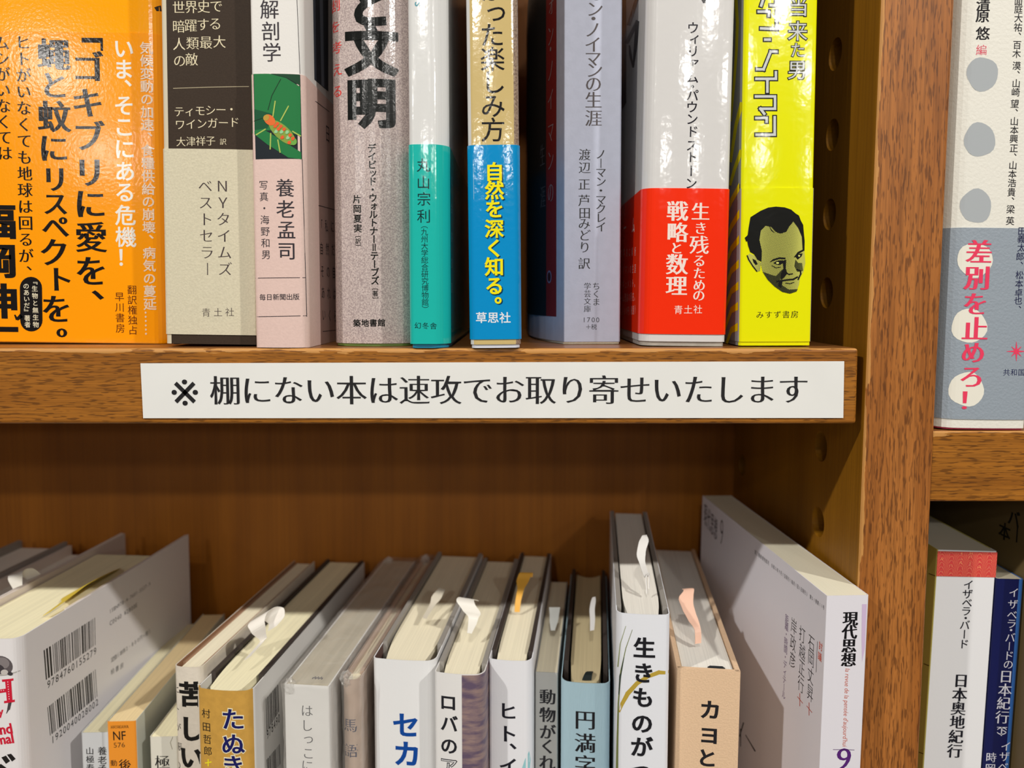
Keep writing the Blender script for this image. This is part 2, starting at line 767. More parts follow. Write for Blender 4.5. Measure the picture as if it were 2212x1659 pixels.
            part = part.split('#')[0]
            me = bpy.data.meshes.new(part)
            bm.to_mesh(me)
            bm.free()
            for m in mats:
                me.materials.append(m)
            o = bpy.data.objects.new(part, me)
            COL.objects.link(o)
            o.parent = s.root
        return s


def upper(name, label, xl, xr, ybase, xtop, Yf, h=0.188, d=0.13, shelf=None, group='books on the upper shelf', w=None, yb=None, **kw):
    """book standing on the upper board: xl, xr its corners at its foot, xtop its left edge at the frame's top"""
    bl = kw.get('bulge', 0)
    P = hit_y(xl, yb or ybase, Yf)
    Q = hit_y(xr, yb or ybase, Yf)
    if xl < CX:       # the rounded edge lies a little further back than the face
        P.x = hit_y(xl, yb or ybase, Yf + kw.get('rl', 0.001) + bl).x
    if xr > CX:
        Q.x = hit_y(xr, yb or ybase, Yf + kw.get('rr', 0.001) + bl).x
    T = hit_y(xtop, 0, Yf)
    Z = shelf if shelf is not None else Z_UP
    lean = math.atan((T.x - (Q.x if w else P.x)) / (T.z - P.z))
    O = Vector((P.x, Yf, Z))
    if w:
        O.x = Q.x - w
    return Book(name, label, group, O, w or (Q.x - P.x), d, h, 0.0, lean, **kw)


def lower(name, label, xl, xr, ytop, Yf, d, shelf=None, vpx=1290, group='books on the lower shelf', lean=0.0, yaw=None, ext=0.0, **kw):
    P = hit_y(xl, ytop, Yf)
    ya = math.atan((vpx - CX) / F_PX) if yaw is None else yaw
    if xl < CX and not ext:
        k = kw.get('rl', 0.001) + kw.get('bulge', 0)
        P.x = hit_y(xl, ytop, Yf + k).x - k * math.tan(ya)
    ux = Vector((math.cos(ya), -math.sin(ya), 0))
    nrm = Vector((-math.sin(ya), -math.cos(ya), 0))
    dr = ray(xr, ytop)
    t = (P - CAM).dot(nrm) / dr.dot(nrm)
    Q = CAM + dr * t
    wd = (Q - P).dot(ux) + ext
    Z = shelf if shelf is not None else Z_LO
    h = P.z - Z
    O = Vector((P.x - math.tan(lean) * h, P.y, Z))
    return Book(name, label, group, O, wd, d, h, ya, lean, **kw)


# ------------------------------------------------------------------ heights
Z_UP = hit_y(1000, 752, 0).z                  # top of the board with the sign
Z_UPB = hit_y(1000, 916, 0).z
Z_R = hit_y(2100, 932, 0).z                   # board of the neighbouring bay
Z_RB = hit_y(2100, 1085, 0).z
Z_LO = CAM.z - 0.325
Z_RLO = Z_RB - 0.262
TH = Z_UP - Z_UPB
YB = 0.158                                    # front of the back panel

# ------------------------------------------------------------------ room
floor = box_mesh('floor', (-4, -9, -0.05), (4, 0.5, 0), mat((120, 112, 100), 0.5, name='floor_tile'), None)
tag(floor, None, None, kind='structure')
wall = box_mesh('wall_back', (-4, 0.30, 0), (4, 0.38, 2.8), mat((205, 200, 190), 0.8, name='plaster'), None)
tag(wall, None, None, kind='structure')

# ------------------------------------------------------------------ bookcase
pl = hit_y(1866, 940, 0)
pr = hit_y(2019, 940, 0)
UX0, UX1 = pl.x, pr.x
LEAN = 0.0095
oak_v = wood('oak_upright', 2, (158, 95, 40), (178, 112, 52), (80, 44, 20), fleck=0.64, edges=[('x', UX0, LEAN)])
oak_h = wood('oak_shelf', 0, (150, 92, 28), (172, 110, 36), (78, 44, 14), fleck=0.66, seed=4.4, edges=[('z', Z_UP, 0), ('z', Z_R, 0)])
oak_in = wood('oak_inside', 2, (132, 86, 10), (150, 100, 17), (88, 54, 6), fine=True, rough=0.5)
oak_top = wood('oak_top', 0, (130, 82, 40), (150, 98, 50), (88, 54, 24), fine=True, rough=0.3, seed=2.0)
oak_back = wood('oak_back', 2, (138, 80, 12), (154, 92, 17), (100, 56, 7), fine=True, rough=0.5, seed=7.0)
case = bpy.data.objects.new('bookcase', None)
COL.objects.link(case)
tag(case, 'brown oak bookcase with a broad upright and rows of shelf pin holes', 'bookcase')


def upright(x0, x1, name='upright', holes=True):
    lo, hi = (x0, 0, -pl.z), (x1, 0.175, 2.1 - pl.z)
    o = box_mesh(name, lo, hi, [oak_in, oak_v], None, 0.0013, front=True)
    me = o.data
    # let it lean the fraction of a degree seen in the photo, about the height of the sign
    for v in me.vertices:
        v.co.x += v.co.z * LEAN
    o.location = (0, 0, pl.z)
    if holes:
        bm = bmesh.new()
        zref = hit_y(1797, 290, 0.0365).z - pl.z
        for row, (Y, r) in enumerate(((0.0375, 0.0062), (0.143, 0.0056))):
            for k in range(-8, 6):
                z = zref + k * 0.0312 * 1.0
                mtx = Matrix.Translation((x0 + 0.003 + z * LEAN, Y, z)) @ Matrix.Rotation(math.pi / 2, 4, 'Y')
                bmesh.ops.create_cone(bm, cap_ends=True, segments=28, radius1=r, radius2=r, depth=0.016, matrix=mtx)
        cm = bpy.data.meshes.new('pin_hole')
        bm.to_mesh(cm)
        bm.free()
        cm.materials.append(hole_m)
        cm.materials.append(hole_m)
        c = bpy.data.objects.new('pin_hole', cm)
        COL.objects.link(c)
        c.location = o.location
        md = o.modifiers.new('b', 'BOOLEAN')
        md.operation = 'DIFFERENCE'
        md.solver = 'EXACT'
        md.object = c
        dg = bpy.context.evaluated_depsgraph_get()
        nm = bpy.data.meshes.new_from_object(o.evaluated_get(dg))
        nm.name = name
        o.modifiers.clear()
        o.data = nm
        bpy.data.objects.remove(c)
    o.parent = case
    return o


hole_m = mat((52, 30, 10), 0.6, name='bored_wood')
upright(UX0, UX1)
upright(-0.62, -0.595, holes=False)
upright(0.62, 0.645, holes=False)
sxr = hit_y(1853, 830, 0).x
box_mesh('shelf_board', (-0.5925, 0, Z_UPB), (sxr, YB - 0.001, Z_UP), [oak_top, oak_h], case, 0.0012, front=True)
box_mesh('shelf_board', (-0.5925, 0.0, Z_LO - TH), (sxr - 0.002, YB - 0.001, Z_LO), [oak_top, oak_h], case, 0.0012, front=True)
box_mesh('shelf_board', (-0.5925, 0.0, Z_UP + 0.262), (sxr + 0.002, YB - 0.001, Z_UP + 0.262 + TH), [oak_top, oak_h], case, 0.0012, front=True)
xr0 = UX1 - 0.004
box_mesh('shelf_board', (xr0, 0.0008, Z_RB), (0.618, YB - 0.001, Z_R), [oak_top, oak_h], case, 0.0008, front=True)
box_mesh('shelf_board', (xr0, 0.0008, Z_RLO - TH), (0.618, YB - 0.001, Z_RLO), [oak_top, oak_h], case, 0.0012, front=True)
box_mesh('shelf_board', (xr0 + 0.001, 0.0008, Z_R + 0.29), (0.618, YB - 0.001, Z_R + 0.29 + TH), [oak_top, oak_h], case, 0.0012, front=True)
box_mesh('back_panel', (-0.594, YB, 0.08), (UX0 + 0.004, YB + 0.009, 2.05), oak_back, case)
box_mesh('back_panel', (UX1 - 0.004, YB, 0.08), (0.62, YB + 0.009, 2.05), oak_back, case)
box_mesh('plinth', (-0.594, 0.02, 0.0), (0.619, 0.035, 0.08), oak_h, case)
box_mesh('top_board', (-0.63, -0.005, 2.1), (0.66, 0.176, 2.13), [oak_top, oak_h], case, 0.001, front=True)

# ------------------------------------------------------------------ common papers
CREAM = mat((248, 239, 210), 0.75, bump=0.3, bscale=1.0, mottle=0.09, mscale=1.0, name='page_edges', aniso=(2600, 14, 500))
CREAMY = mat((250, 242, 204), 0.75, bump=0.3, bscale=1.0, mottle=0.09, mscale=1.0, name='page_edges_yellow', aniso=(1100, 12, 500))
WHITEP = mat((240, 236, 226), 0.75, bump=0.4, bscale=1.0, mottle=0.10, mscale=1.0, name='page_edges_white', aniso=(2600, 12, 500))
CARD = mat((150, 145, 138), 0.6, name='grey_board')
CARDW = mat((222, 210, 200), 0.6, name='white_board')
DARKCARD = mat((60, 52, 48), 0.6, name='dark_board')
BK = (24, 20, 20)

# ================================================================== UPPER SHELF
# --- orange book, turned face out
b = upper('paperback_book', 'bright orange book turned face out at the left end of the upper shelf',
          0, 359, 742, 345, 0.0215, h=0.188, d=0.022, w=0.130, rl=0.003, rr=0.0055)
b.gloss = dict(rough=0.12, bump=0.12, bscale=900, coat=0.0, spec=0.6)
OR = (255, 166, 0)
_, zt, _ = b.loc('F', 170, 70)
_, zb, _ = b.loc('F', 170, 739)
b.sheet('jacket', 0.0, b.h, 0, 0.0004, mat(OR, 0.12, 0.16, 900, spec=0.6, name='orange_gloss'))
b.obi = (zb - 0.002, zt, 0.0003)
b.sheet('paper_band', zb, zt, 0.0003, 0.0003, mat((255, 158, 0), 0.12, 0.16, 900, spec=0.6, name='orange_band'))
b.pages(0.001, b.h - 0.001, CREAM, front=0.001)
b.chars('F', '「ゴキブリに愛を、', [(190, 74), (191, 145), (190, 222), (193, 295), (195, 372), (196, 440), (198, 512), (198, 585), (199, 655)], 70, BK, MINB)
b.chars('F', '蠅と蚊にリスペクトを。', [(117, 118), (118, 184), (118, 252), (117, 320), (120, 387), (121, 440), (121, 490), (118, 545), (130, 603), (123, 667), (123, 735)],
        [72, 64, 72, 66, 60, 56, 60, 66, 60, 66, 62], BK, MINB)
b.chars('F', 'ヒトがいなくても地球は回るが、', [(51, 92), (58, 588)], 33, BK, (0.022, -0.004))
b.chars('F', 'ムシがいなくては', [(5, 93), (12, 331)], 33, BK, (0.022, -0.004))
b.chars('F', '福岡伸一', [(-3, 478), (-2, 563), (0, 650), (1, 712)], 78, BK, (0.05, 0.03))
b.chars('F', 'いま、そこにある危機！', [(268, 105), (268, 150), (269, 192), (269, 228), (269, 274), (270, 322), (271, 370), (271, 415), (272, 465), (273, 512), (274, 556)], 46, (238, 232, 222), GOB)
b.chars('F', '気候変動の加速、食糧供給の崩壊、病気の蔓延……', [(316, 104), (325, 712)], 27, (240, 215, 190), GOB)
b.chars('F', '翻訳権独占', [(286, 626), (288, 713)], 21, (90, 30, 12), GO)
b.chars('F', '早川書房', [(259, 641), (261, 709)], 21, (90, 30, 12), GO)
b.poly('F', [(333, 16), (345, 10), (346, 22), (338, 24)], BK, part='lettering')
b.poly('F', [(44 + 24 - 24 * math.cos(t), 622 - 24 * math.sin(t)) for t in [math.pi * i / 12 for i in range(13)]] +
       [(45 + 24 + 24 * math.cos(t), 692 + 24 * math.sin(t)) for t in [math.pi * i / 12 for i in range(13)]], BK, lay=0)
b.chars('F', '『生物と無生物', [(76, 608), (79, 701)], 13.5, (235, 225, 195), (0.01, 0.01), lay=2)
b.chars('F', 'のあいだ』著者', [(58, 618), (61, 701)], 13.5, (235, 225, 195), (0.01, 0.01), lay=2)
b.stroke('F', [(47, 682), (38, 690), (33, 680)], [10, 6, 3], BK, cap=0.1)
b.finish()

# --- brown and cream book
b = upper('hardcover_book', 'dark brown book spine with cream lettering above a plain cream paper band', 362, 554, 746, 345, 0.0070, h=0.188, rl=0.0012, rr=0.0008, bulge=0.0006)
b.gloss = dict(rough=0.6, spec=0.15)
_, z0, _ = b.loc('F', 455, 723)
_, z1, _ = b.loc('F', 450, 322)
BRN = mat((60, 48, 38), 0.6, 0.2, 1500, spec=0.15, mottle=0.12, mscale=1800, name='brown_paper')
CRS = mat((205, 195, 170), 0.6, name='cream_edge')
b.sheet('jacket', 0.0006, b.h, 0, 0.0004, BRN, cols=[(-1, 0.0016, CRS, 1), (b.w - 0.0001, 1, CRS, 1)])
b.obi = (z0, z1, 0.0003)
b.sheet('paper_band', z0, z1, 0.0003, 0.0003, mat((214, 206, 180), 0.8, 0.5, 1400, spec=0.15, mottle=0.08, mscale=1300, name='cream_band'))
b.pages(0.0015, b.h - 0.002, CREAM)
b.boards(0.0, b.h - 0.0005, DARKCARD)
C1 = (226, 214, 180)
b.chars('F', '世界史で', [(386, 16), (467, 13)], 29, C1, (0.002, -0.01), rot=False)
b.chars('F', '暗躍する', [(386, 57), (465, 51)], 29, C1, (0.002, -0.01), rot=False)
b.chars('F', '人類最大', [(387, 95), (474, 90)], 29, C1, (0.002, -0.01), rot=False)
b.chars('F', 'の敵', [(388, 131), (414, 128)], 29, C1, (0.002, -0.01), rot=False)
b.stroke('F', [(375, 191), (537, 187)], 1.6, (170, 158, 130), part='lettering')
b.chars('F', 'ティモシー・', [(387, 241), (500, 236)], 24, C1, (0.002, -0.008), rot=False)
b.chars('F', 'ワインガード', [(389, 269), (506, 264)], 24, C1, (0.002, -0.008), rot=False)
b.chars('F', '大津祥子', [(391, 306), (455, 304)], 22, C1, (0.0, -0.01), rot=False)
b.chars('F', '訳', [(482, 306)], 15, C1, (0.0, -0.01), rot=False)
C2 = (72, 62, 62)
b.chars('F', 'ＮＹタイムズ', [(481, 402), (487, 581)], 32, C2, (0.002, -0.016))
b.chars('F', 'ベストセラー', [(444, 402), (449, 581)], 32, C2, (0.002, -0.016))
b.chars('F', '青土社', [(446, 675), (497, 674)], 20, (92, 82, 78), (-0.004, -0.008), rot=False)
b.finish()

# --- white / pink book with beetle photo
b = upper('hardcover_book', 'white and pink book with a spotted orange and green beetle photo on its spine', 557, 664, 752, 538, 0.0005, h=0.188, rl=0.001, rr=0.0022, bulge=0.0008)
b.gloss = dict(rough=0.5, spec=0.2)
_, z0, _ = b.loc('F', 600, 751)
_, z1, _ = b.loc('F', 600, 160)
b.sheet('jacket', 0.0006, b.h, 0, 0.0004, mat((226, 223, 218), 0.5, 0.2, 1500, name='white_jacket'))
b.obi = (z0, z1, 0.0003)
b.sheet('paper_band', max(z0, 0.0), z1, 0.0003, 0.0003, mat((224, 194, 184), 0.55, 0.25, 1500, mottle=0.04, mscale=900, name='pink_band'))
b.pages(0.0015, b.h - 0.002, CREAM)
b.boards(0.0, b.h - 0.001, CARD)
K = (52, 46, 52)
b.chars('F', '解剖学', [(582, 20), (585, 67), (587, 113)], 43, K, (0.006, 0.0))
Z = lambda x, y: (520 + x * 0.2351, y * 0.2351)
GR1, GR2, DK = (30, 118, 62), (16, 82, 50), (26, 34, 40)
b.poly('F', [(540, 162), (549, 161), (648, 162), (652, 344), (546, 346)], DK, lay=0, part='photo_print')
b.poly('F', [Z(85, 690), Z(265, 680), Z(420, 720), Z(545, 800), Z(550, 1250), Z(380, 1200), Z(230, 1200), Z(100, 1220), Z(90, 900)], GR1, lay=1, part='photo_print')
b.poly('F', [Z(95, 1000), Z(300, 1050), Z(250, 1180), Z(100, 1210)], GR2, lay=1.5, part='photo_print')
b.poly('F', [Z(100, 1210), Z(230, 1200), Z(380, 1290), Z(552, 1400), Z(555, 1465), Z(440, 1450), Z(250, 1330)], GR1, lay=2, part='photo_print')
b.poly('F', [Z(280, 680), Z(540, 688), Z(545, 790), Z(430, 720)], (22, 66, 40), lay=2, part='photo_print')
YG = (172, 190, 90)
for a in ([(370, 1110), (440, 980)], [(300, 1070), (320, 935)], [(280, 1230), (275, 1370)], [(345, 1290), (365, 1400)], [(230, 1190), (150, 1240)], [(480, 1210), (545, 1250)]):
    b.stroke('F', [Z(*q) for q in a], 2.6, YG, lay=3, part='photo_print')
b.stroke('F', [Z(255, 1010), Z(290, 880), Z(370, 730)], 1.3, (24, 52, 34), lay=3, part='photo_print')
b.stroke('F', [Z(225, 1080), Z(110, 1130)], 1.2, (24, 52, 34), lay=3, part='photo_print')
ang = math.atan2(1310 - 1090, 490 - 250)
b.ell('F', Z(385, 1220), 37, 15, (134, 158, 66), ang, lay=4, part='photo_print')
b.ell('F', Z(270, 1105), 14, 10, (226, 110, 48), ang, lay=5, part='photo_print')
b.ell('F', Z(240, 1085), 6, 7, (190, 150, 60), ang, lay=6, part='photo_print')
rb = random.Random(3)
for i in range(6):
    t = (i - 2.2) * 9.2
    cx, cy = Z(385, 1220)
    cx += math.cos(ang) * t
    cy += math.sin(ang) * t
    hw = 13 * math.sqrt(max(0.1, 1 - (t / 38) ** 2))
    for k in (-1, 0, 1):
        if (i + k) % 2 == 0 or rb.random() < 0.3:
            b.ell('F', (cx - math.sin(ang) * hw * 0.6 * k, cy + math.cos(ang) * hw * 0.6 * k), 3.6, 4.4, (230, 92, 44) if rb.random() < 0.75 else (150, 205, 150), ang, lay=6 + 0.2 * i, part='photo_print', n=10, wob=0.1)
b.ell('F', Z(482, 1300), 9, 8, (112, 168, 72), ang, lay=5, part='photo_print')
b.stroke('F', [(641.5, 0), (648, 160)], 1.2, K, part='rule_line#a', cap=0)
b.stroke('F', [(652, 344), (661.5, 684)], 1.2, K, part='rule_line#b', cap=0)
b.stroke('F', [(554, 601), (659, 600)], 1.4, K, part='rule_line#c', cap=0)
b.stroke('F', [(557, 684), (661, 682)], 1.4, K, part='rule_line', cap=0)
b.chars('F', '養老孟司', [(616, 406), (617, 452), (619, 497), (620, 542)], 41, K, (0.008, 0.002))
b.chars('F', '写真・海野和男', [(570, 400), (575.5, 550)], 21, K, (0.0, 0.0))
b.chars('F', '毎日新聞出版', [(568, 642), (640, 641)], 14.5, K, (0.008, 0.008), rot=False)
for tx, y in (('「私に', 487), ('自然だ', 537), ('その自', 586), ('あれば', 632), ('いくらで', 680)):
    n = len(tx)
    b.chars('R', tx, [(691 + (y - 487) * 0.035 + 12.5 * i, y + i * 1.2) for i in range(n)], 29, K, (0.004, 0), rot=False)
b.stroke('R', [(687, 444), (720, 453)], 1.5, K, part='rule_line#d')
b.stroke('R', [(680, 219), (709, 241)], 1.3, K, part='rule_line#e')
b.stroke('R', [(696, 716), (726, 713)], 1.5, K, part='rule_line#f')
b.chars('R', '日', [(706, 289)], 40, K, (0, 0), rot=False)
b.poly('R', [(676, -4), (709, -4), (709, 198), (679, 172)], (52, 56, 64), part='photo_print')
b.poly('R', [(690, -4), (697, -4), (700, 188), (694, 184)], (110, 116, 128), lay=1, part='photo_print')
b.finish()

# --- mottled grey-pink book
b = upper('paperback_book', 'thick mottled grey-pink book with a rounded glossy spine and huge black rounded characters', 727, 889, 749, 707, 0.0085, h=0.188, rl=0.004, rr=0.004, bulge=0.0036)
b.gloss = dict(rough=0.12, bump=0.12, bscale=900)
_, z0, _ = b.loc('F', 810, 742)
MOT = mat((206, 190, 184), 0.13, 0.2, 900, mottle=0.2, mscale=1900, mcol=(164, 148, 146), name='mottled_jacket')
b.sheet('jacket', z0, b.h, 0, 0.0004, MOT)
b.sheet('spine_cover', 0.0, b.h - 0.001, -0.0006, 0.0006, mat((120, 150, 70), 0.5, name='green_cover'))
b.pages(0.001, b.h - 0.002, CREAM, ins=0.0012, front=0.002)
BL = (20, 22, 20)
b.chars('F', '割を考える', [(724, 12), (724, 58), (727, 103), (728.5, 150), (729, 197)], 28, (222, 54, 52), (0.008, 0.004), sx=0.95)
b.chars('F', 'と', [(797, 12)], 92, BL, (0.06, 0.06))
b.chars('F', '文', [(801, 105)], 112, BL, (0.06, 0.05))
b.chars('F', '明', [(801, 221)], 108, BL, (0.056, 0.046))
b.chars('F', 'デイビッド・ウォルトナー＝テーブズ', [(803, 320), (810, 606)], 20, BL, (0.02, 0.018), sx=0.95)
b.chars('F', '［著］', [(810, 621), (811, 647)], 13, BL, (0.012, 0.01))
b.chars('F', '片岡夏実', [(771, 430), (773, 493)], 19, BL, (0.018, 0.016))
b.chars('F', '［訳］', [(773, 508), (774, 533)], 13, BL, (0.01, 0.008))
b.chars('F', '築地書館', [(771, 698), (824, 697)], 17, BL, (0.022, 0.016), rot=False)
b.finish()

# --- teal banded book
b = upper('paperback_book', 'slim glossy white book wrapped in a teal paper band, its side turned to view', 888, 970, 753, 880, -0.001, h=0.188, rl=0.0018, rr=0.006, bulge=0.0003)
b.gloss = dict(rough=0.09, bump=0.2, bscale=300)
_, z0, _ = b.loc('F', 920, 743)
_, z1, _ = b.loc('F', 915, 312)
b.sheet('jacket', z0, b.h, 0, 0.0003, mat((222, 222, 220), 0.09, 0.2, 300, spec=0.6, name='gloss_white'))
b.sheet('inner_cover', 0.0, b.h - 0.001, -0.0006, 0.0004, mat((40, 140, 175), 0.3, name='blue_cover'))
b.obi = (z0, z1, 0.0003)
b.sheet('paper_band', z0, z1, 0.0003, 0.0003, mat((30, 184, 172), 0.09, 0.2, 300, spec=0.6, name='teal_gloss'))
b.pages(0.001, b.h - 0.002, CREAM, ins=0.0012, front=0.0015)
K = (20, 52, 54)
b.chars('F', '丸山宗利', [(915, 357), (915, 394), (916, 430), (916, 467)], 31, K, (0.0, 0.0))
b.chars('F', '（九州大学総合研究博物館）', [(917, 486), (919, 668)], 16, K, (-0.002, -0.002))
b.chars('F', '幻冬舎', [(903, 703), (936, 704)], 15, K, (0.006, 0), rot=False)
b.chars('F', 's', [(903, 9)], 30, (70, 150, 165), (0, 0), tilt=-math.pi / 2)
for ch, y in (('蛇', 390), ('金', 450), ('美', 512), ('複', 568), ('原', 622)):
    b.chars('R', ch, [(974, y)], 24, (190, 230, 225), (-0.01, -0.01), rot=False)
b.chars('R', 'など', [(971, 673), (983, 673)], 24, K, (-0.005, 0), rot=False)
b.finish()

# --- blue banded book
b = upper('paperback_book', 'khaki book with a bright blue paper band lettered in yellow, foot over the board edge', 1017, 1125, 754, 1006, -0.002, h=0.188, rl=0.0022, rr=0.0022, bulge=0.0004)
b.gloss = dict(rough=0.09, bump=0.25, bscale=420, spec=0.6)
_, z0, _ = b.loc('F', 1070, 733)
_, zj, _ = b.loc('F', 1070, 744)
_, z1, _ = b.loc('F', 1070, 313)
WG = mat((214, 212, 210), 0.2, name='white_gloss_edge')
SPK = mat((170, 148, 128), 0.3, mottle=0.4, mscale=1500, mcol=(120, 98, 84), name='speckled_edge')
b.sheet('jacket', zj, b.h, 0, 0.0003, mat((206, 182, 122), 0.09, 0.25, 420, spec=0.6, name='khaki_gloss'),
        cols=[(-1, 0.0014, WG, 1), (b.w - 0.0016, 1, SPK, 1)])
b.sheet('inner_cover', 0.0, b.h - 0.001, -0.0004, 0.0005, mat((214, 216, 226), 0.4, name='white_cover'))
b.obi = (z0, z1, 0.0003)
b.sheet('paper_band', z0, z1, 0.0003, 0.0003, mat((6, 142, 204), 0.09, 0.25, 420, spec=0.6, name='blue_gloss'))
b.pages(0.001, b.h - 0.002, CREAM, ins=0.0012, front=0.0015)
K = (28, 26, 28)
b.chars('F', 'かった楽しみ方', [(1064, -22), (1067, 26), (1063, 75), (1064, 127), (1066, 177), (1065, 228), (1065, 280)], 55, K, (0.006, 0.004))
ys = [371, 411, 451, 494, 536, 576, 617, 660]
b.chars('F', '自然を深く知る。', [(1070, y + 2) for y in ys], 43, (4, 62, 96), GOX, lay=0)
b.chars('F', '自然を深く知る。', [(1068, y) for y in ys], 42, (246, 232, 24), (0.028, 0.022), lay=2)
b.chars('F', '草思社', [(1040, 686), (1091, 686)], 25, (232, 236, 240), (0.016, 0.012), rot=False)
b.stroke('F', [(1023, 345), (1024, 430)], 0.8, (150, 200, 225), part='lettering')
b.finish()

# --- lavender pocket book
b = upper('paperback_book', 'lavender grey pocket paperback standing back behind its neighbours, dark red and black front cover', 1217, 1339, 742, 1218, 0.022, h=0.148, d=0.105, rl=0.0006, rr=0.0008, flareL=(0.0125, 0.06))
b.gloss = dict(rough=0.45)
b.sheet('cover', 0.0008, b.h, 0, 0.0004, mat((184, 188, 206), 0.42, 0.15, 900, mottle=0.05, mscale=250, name='lavender_cover'))
b.pages(0.0, b.h - 0.0006, CREAM, back=0.001)
zz = b.loc('L', 1203, 684)[1]
yy = [-b.loc('L', x, 400)[0] for x in (1202, 1180)]
zt = b.h


def panel(book, y0, y1, z0, z1, col, lay, part='cover_print', **kw):
    book.dec.append(('L', [(-y1, z0), (-y0, z0), (-y0, z1), (-y1, z1)], [(0, 1, 2, 3)], 0.00004 * (1 + lay), book.ink(col, **kw), part))


panel(b, yy[0], yy[1], zz, zt, (120, 22, 20), 0)
panel(b, yy[1], 0.103, zz, zt, (22, 20, 22), 0)
b.chars('L', 'ォン・ノイマンの', [(1190, y) for y in (12, 75, 106, 152, 215, 285, 345, 415)], 52, (140, 116, 118), (0.002, -0.016), sx=0.7, lay=2)
b.chars('L', '生涯', [(1172, 335), (1173, 425)], 52, (84, 84, 90), (0.002, -0.016), sx=0.7, lay=2)
b.ell('L', (1187, 598), 5, 14, (120, 110, 140), lay=2, part='cover_print')
b.ell('L', (1187, 598), 3.4, 10, (60, 16, 18), lay=3, part='cover_print')
C3 = (70, 60, 60)
b.chars('F', 'ォン・ノイマンの生涯', [(1284, -14), (1285, 19), (1282, 40), (1281, 64), (1281, 96), (1281, 126), (1284, 151), (1282, 181), (1282, 216), (1282, 255)], 38, C3, (0.012, -0.012))
b.chars('F', 'ノーマン・マクレイ', [(1298, 333), (1298, 490)], 24, BK, (0.012, -0.01))
b.chars('F', '渡辺正芦田みどり訳', [(1263, 334), (1263, 362), (1262, 398), (1262, 433), (1263, 460), (1262, 483), (1263, 508), (1263, 534), (1262, 569)], 27, BK, (0.008, -0.012))
b.chars('F', 'ちくま', [(1288, 618), (1288, 652)], 18, BK, (0.002, -0.01))
b.chars('F', '学芸文庫', [(1269, 618), (1269, 667)], 16, BK, (0.002, -0.01))
b.run('F', '1700', (1257, 696), (1296, 696), (50, 48, 56), (-0.006, -0.006), mono=True, hs=0.95)
b.chars('F', '＋税', [(1271, 706), (1283, 706)], 13, (50, 48, 56), GO, rot=False)
b.finish()

# --- white and red book
b = upper('hardcover_book', 'thick glossy white book with a scarlet paper band, beside the yellow book', 1383, 1564, 749, 1399, 0.007, h=0.188, rl=0.0042, rr=0.0016, bulge=0.0008)
b.gloss = dict(rough=0.08, bump=0.3, bscale=260, spec=0.6)
_, z0, _ = b.loc('F', 1480, 722)
_, zj, _ = b.loc('F', 1480, 738)
_, z1, _ = b.loc('F', 1500, 407)
b.sheet('jacket', zj, b.h, 0, 0.0003, mat((216, 214, 212), 0.08, 0.3, 260, spec=0.6, name='gloss_white_jacket'))
b.sheet('spine_cover', 0.0, b.h - 0.001, -0.0005, 0.001, mat((172, 166, 154), 0.6, 1.0, 220, mottle=0.15, mscale=300, name='worn_grey_cover'))
b.obi = (z0, z1, 0.0003)
b.sheet('paper_band', z0, z1, 0.0003, 0.0003, mat((246, 48, 10), 0.09, 0.25, 260, spec=0.6, name='scarlet_gloss'))
b.pages(0.001, b.h - 0.002, CREAM, ins=0.0012, front=0.0015)
b.boards(0.0, b.h - 0.001, CARD)
b.chars('F', 'ウィリアム・パウンドストーン', [(1497, 60), (1499, 84), (1497, 110), (1497, 139), (1496, 167), (1496, 187), (1496, 206), (1495, 231), (1495, 257), (1496, 284), (1495, 314), (1495, 339), (1493, 369), (1493, 396)], 27, (22, 18, 30), (0.012, 0.008))
b.poly('F', [(1514, -3), (1526, -3), (1524, 6), (1519, 7)], BK, part='lettering')
WR = (246, 226, 216)
b.chars('F', '生き残るための', [(1513, 457), (1513, 493), (1510, 529), (1510, 563), (1510, 590), (1510, 616), (1509, 638)], [41, 29, 43, 29, 28, 28, 28], WR, (0.024, -0.006))
b.chars('F', '戦略と数理', [(1463, 456), (1463, 502), (1461, 536), (1462, 571), (1461, 617)], [46, 46, 28, 48, 46], WR, (0.034, 0.0))
b.chars('F', '青土社', [(1465, 669), (1507, 668)], 20, WR, (0, 0), rot=False)
b.poly('L', [(1338, -4), (1353, -4), (1353, 222), (1342, 238), (1338, 238)], (24, 22, 22), part='cover_print')
GY = (66, 70, 74)
b.stroke('L', [(1376, -3), (1358, 55)], 8, GY, part='lettering', cap=0)
b.stroke('L', [(1354, 92), (1377, 46)], 8, GY, part='lettering', cap=0.2)
b.stroke('L', [(1377, 46), (1374, 90), (1368, 146)], [8, 8, 3], GY, lay=0.3, part='lettering', cap=0)
b.stroke('L', [(1360, 98), (1362, 118), (1368, 146)], [3, 6, 3], GY, lay=0.6, part='lettering', cap=0)
b.chars('L', 'ーム', [(1352, 492), (1370, 486)], 40, (252, 236, 230), (0.01, 0.004), rot=False, lay=1)
for tx, y in (('数学的に解析', 545), ('ノイマンの生涯', 582), ('ドキュメント。', 613), ('ーム理論の現在。', 642), ('2600円(税別)', 671)):
    n = len(tx)
    b.chars('L', tx, [(1344, y + 2), (1374, y - 2)], 21, (250, 214, 206), (0.004, 0.0), rot=False, sx=0.85, lay=1)
b.finish()

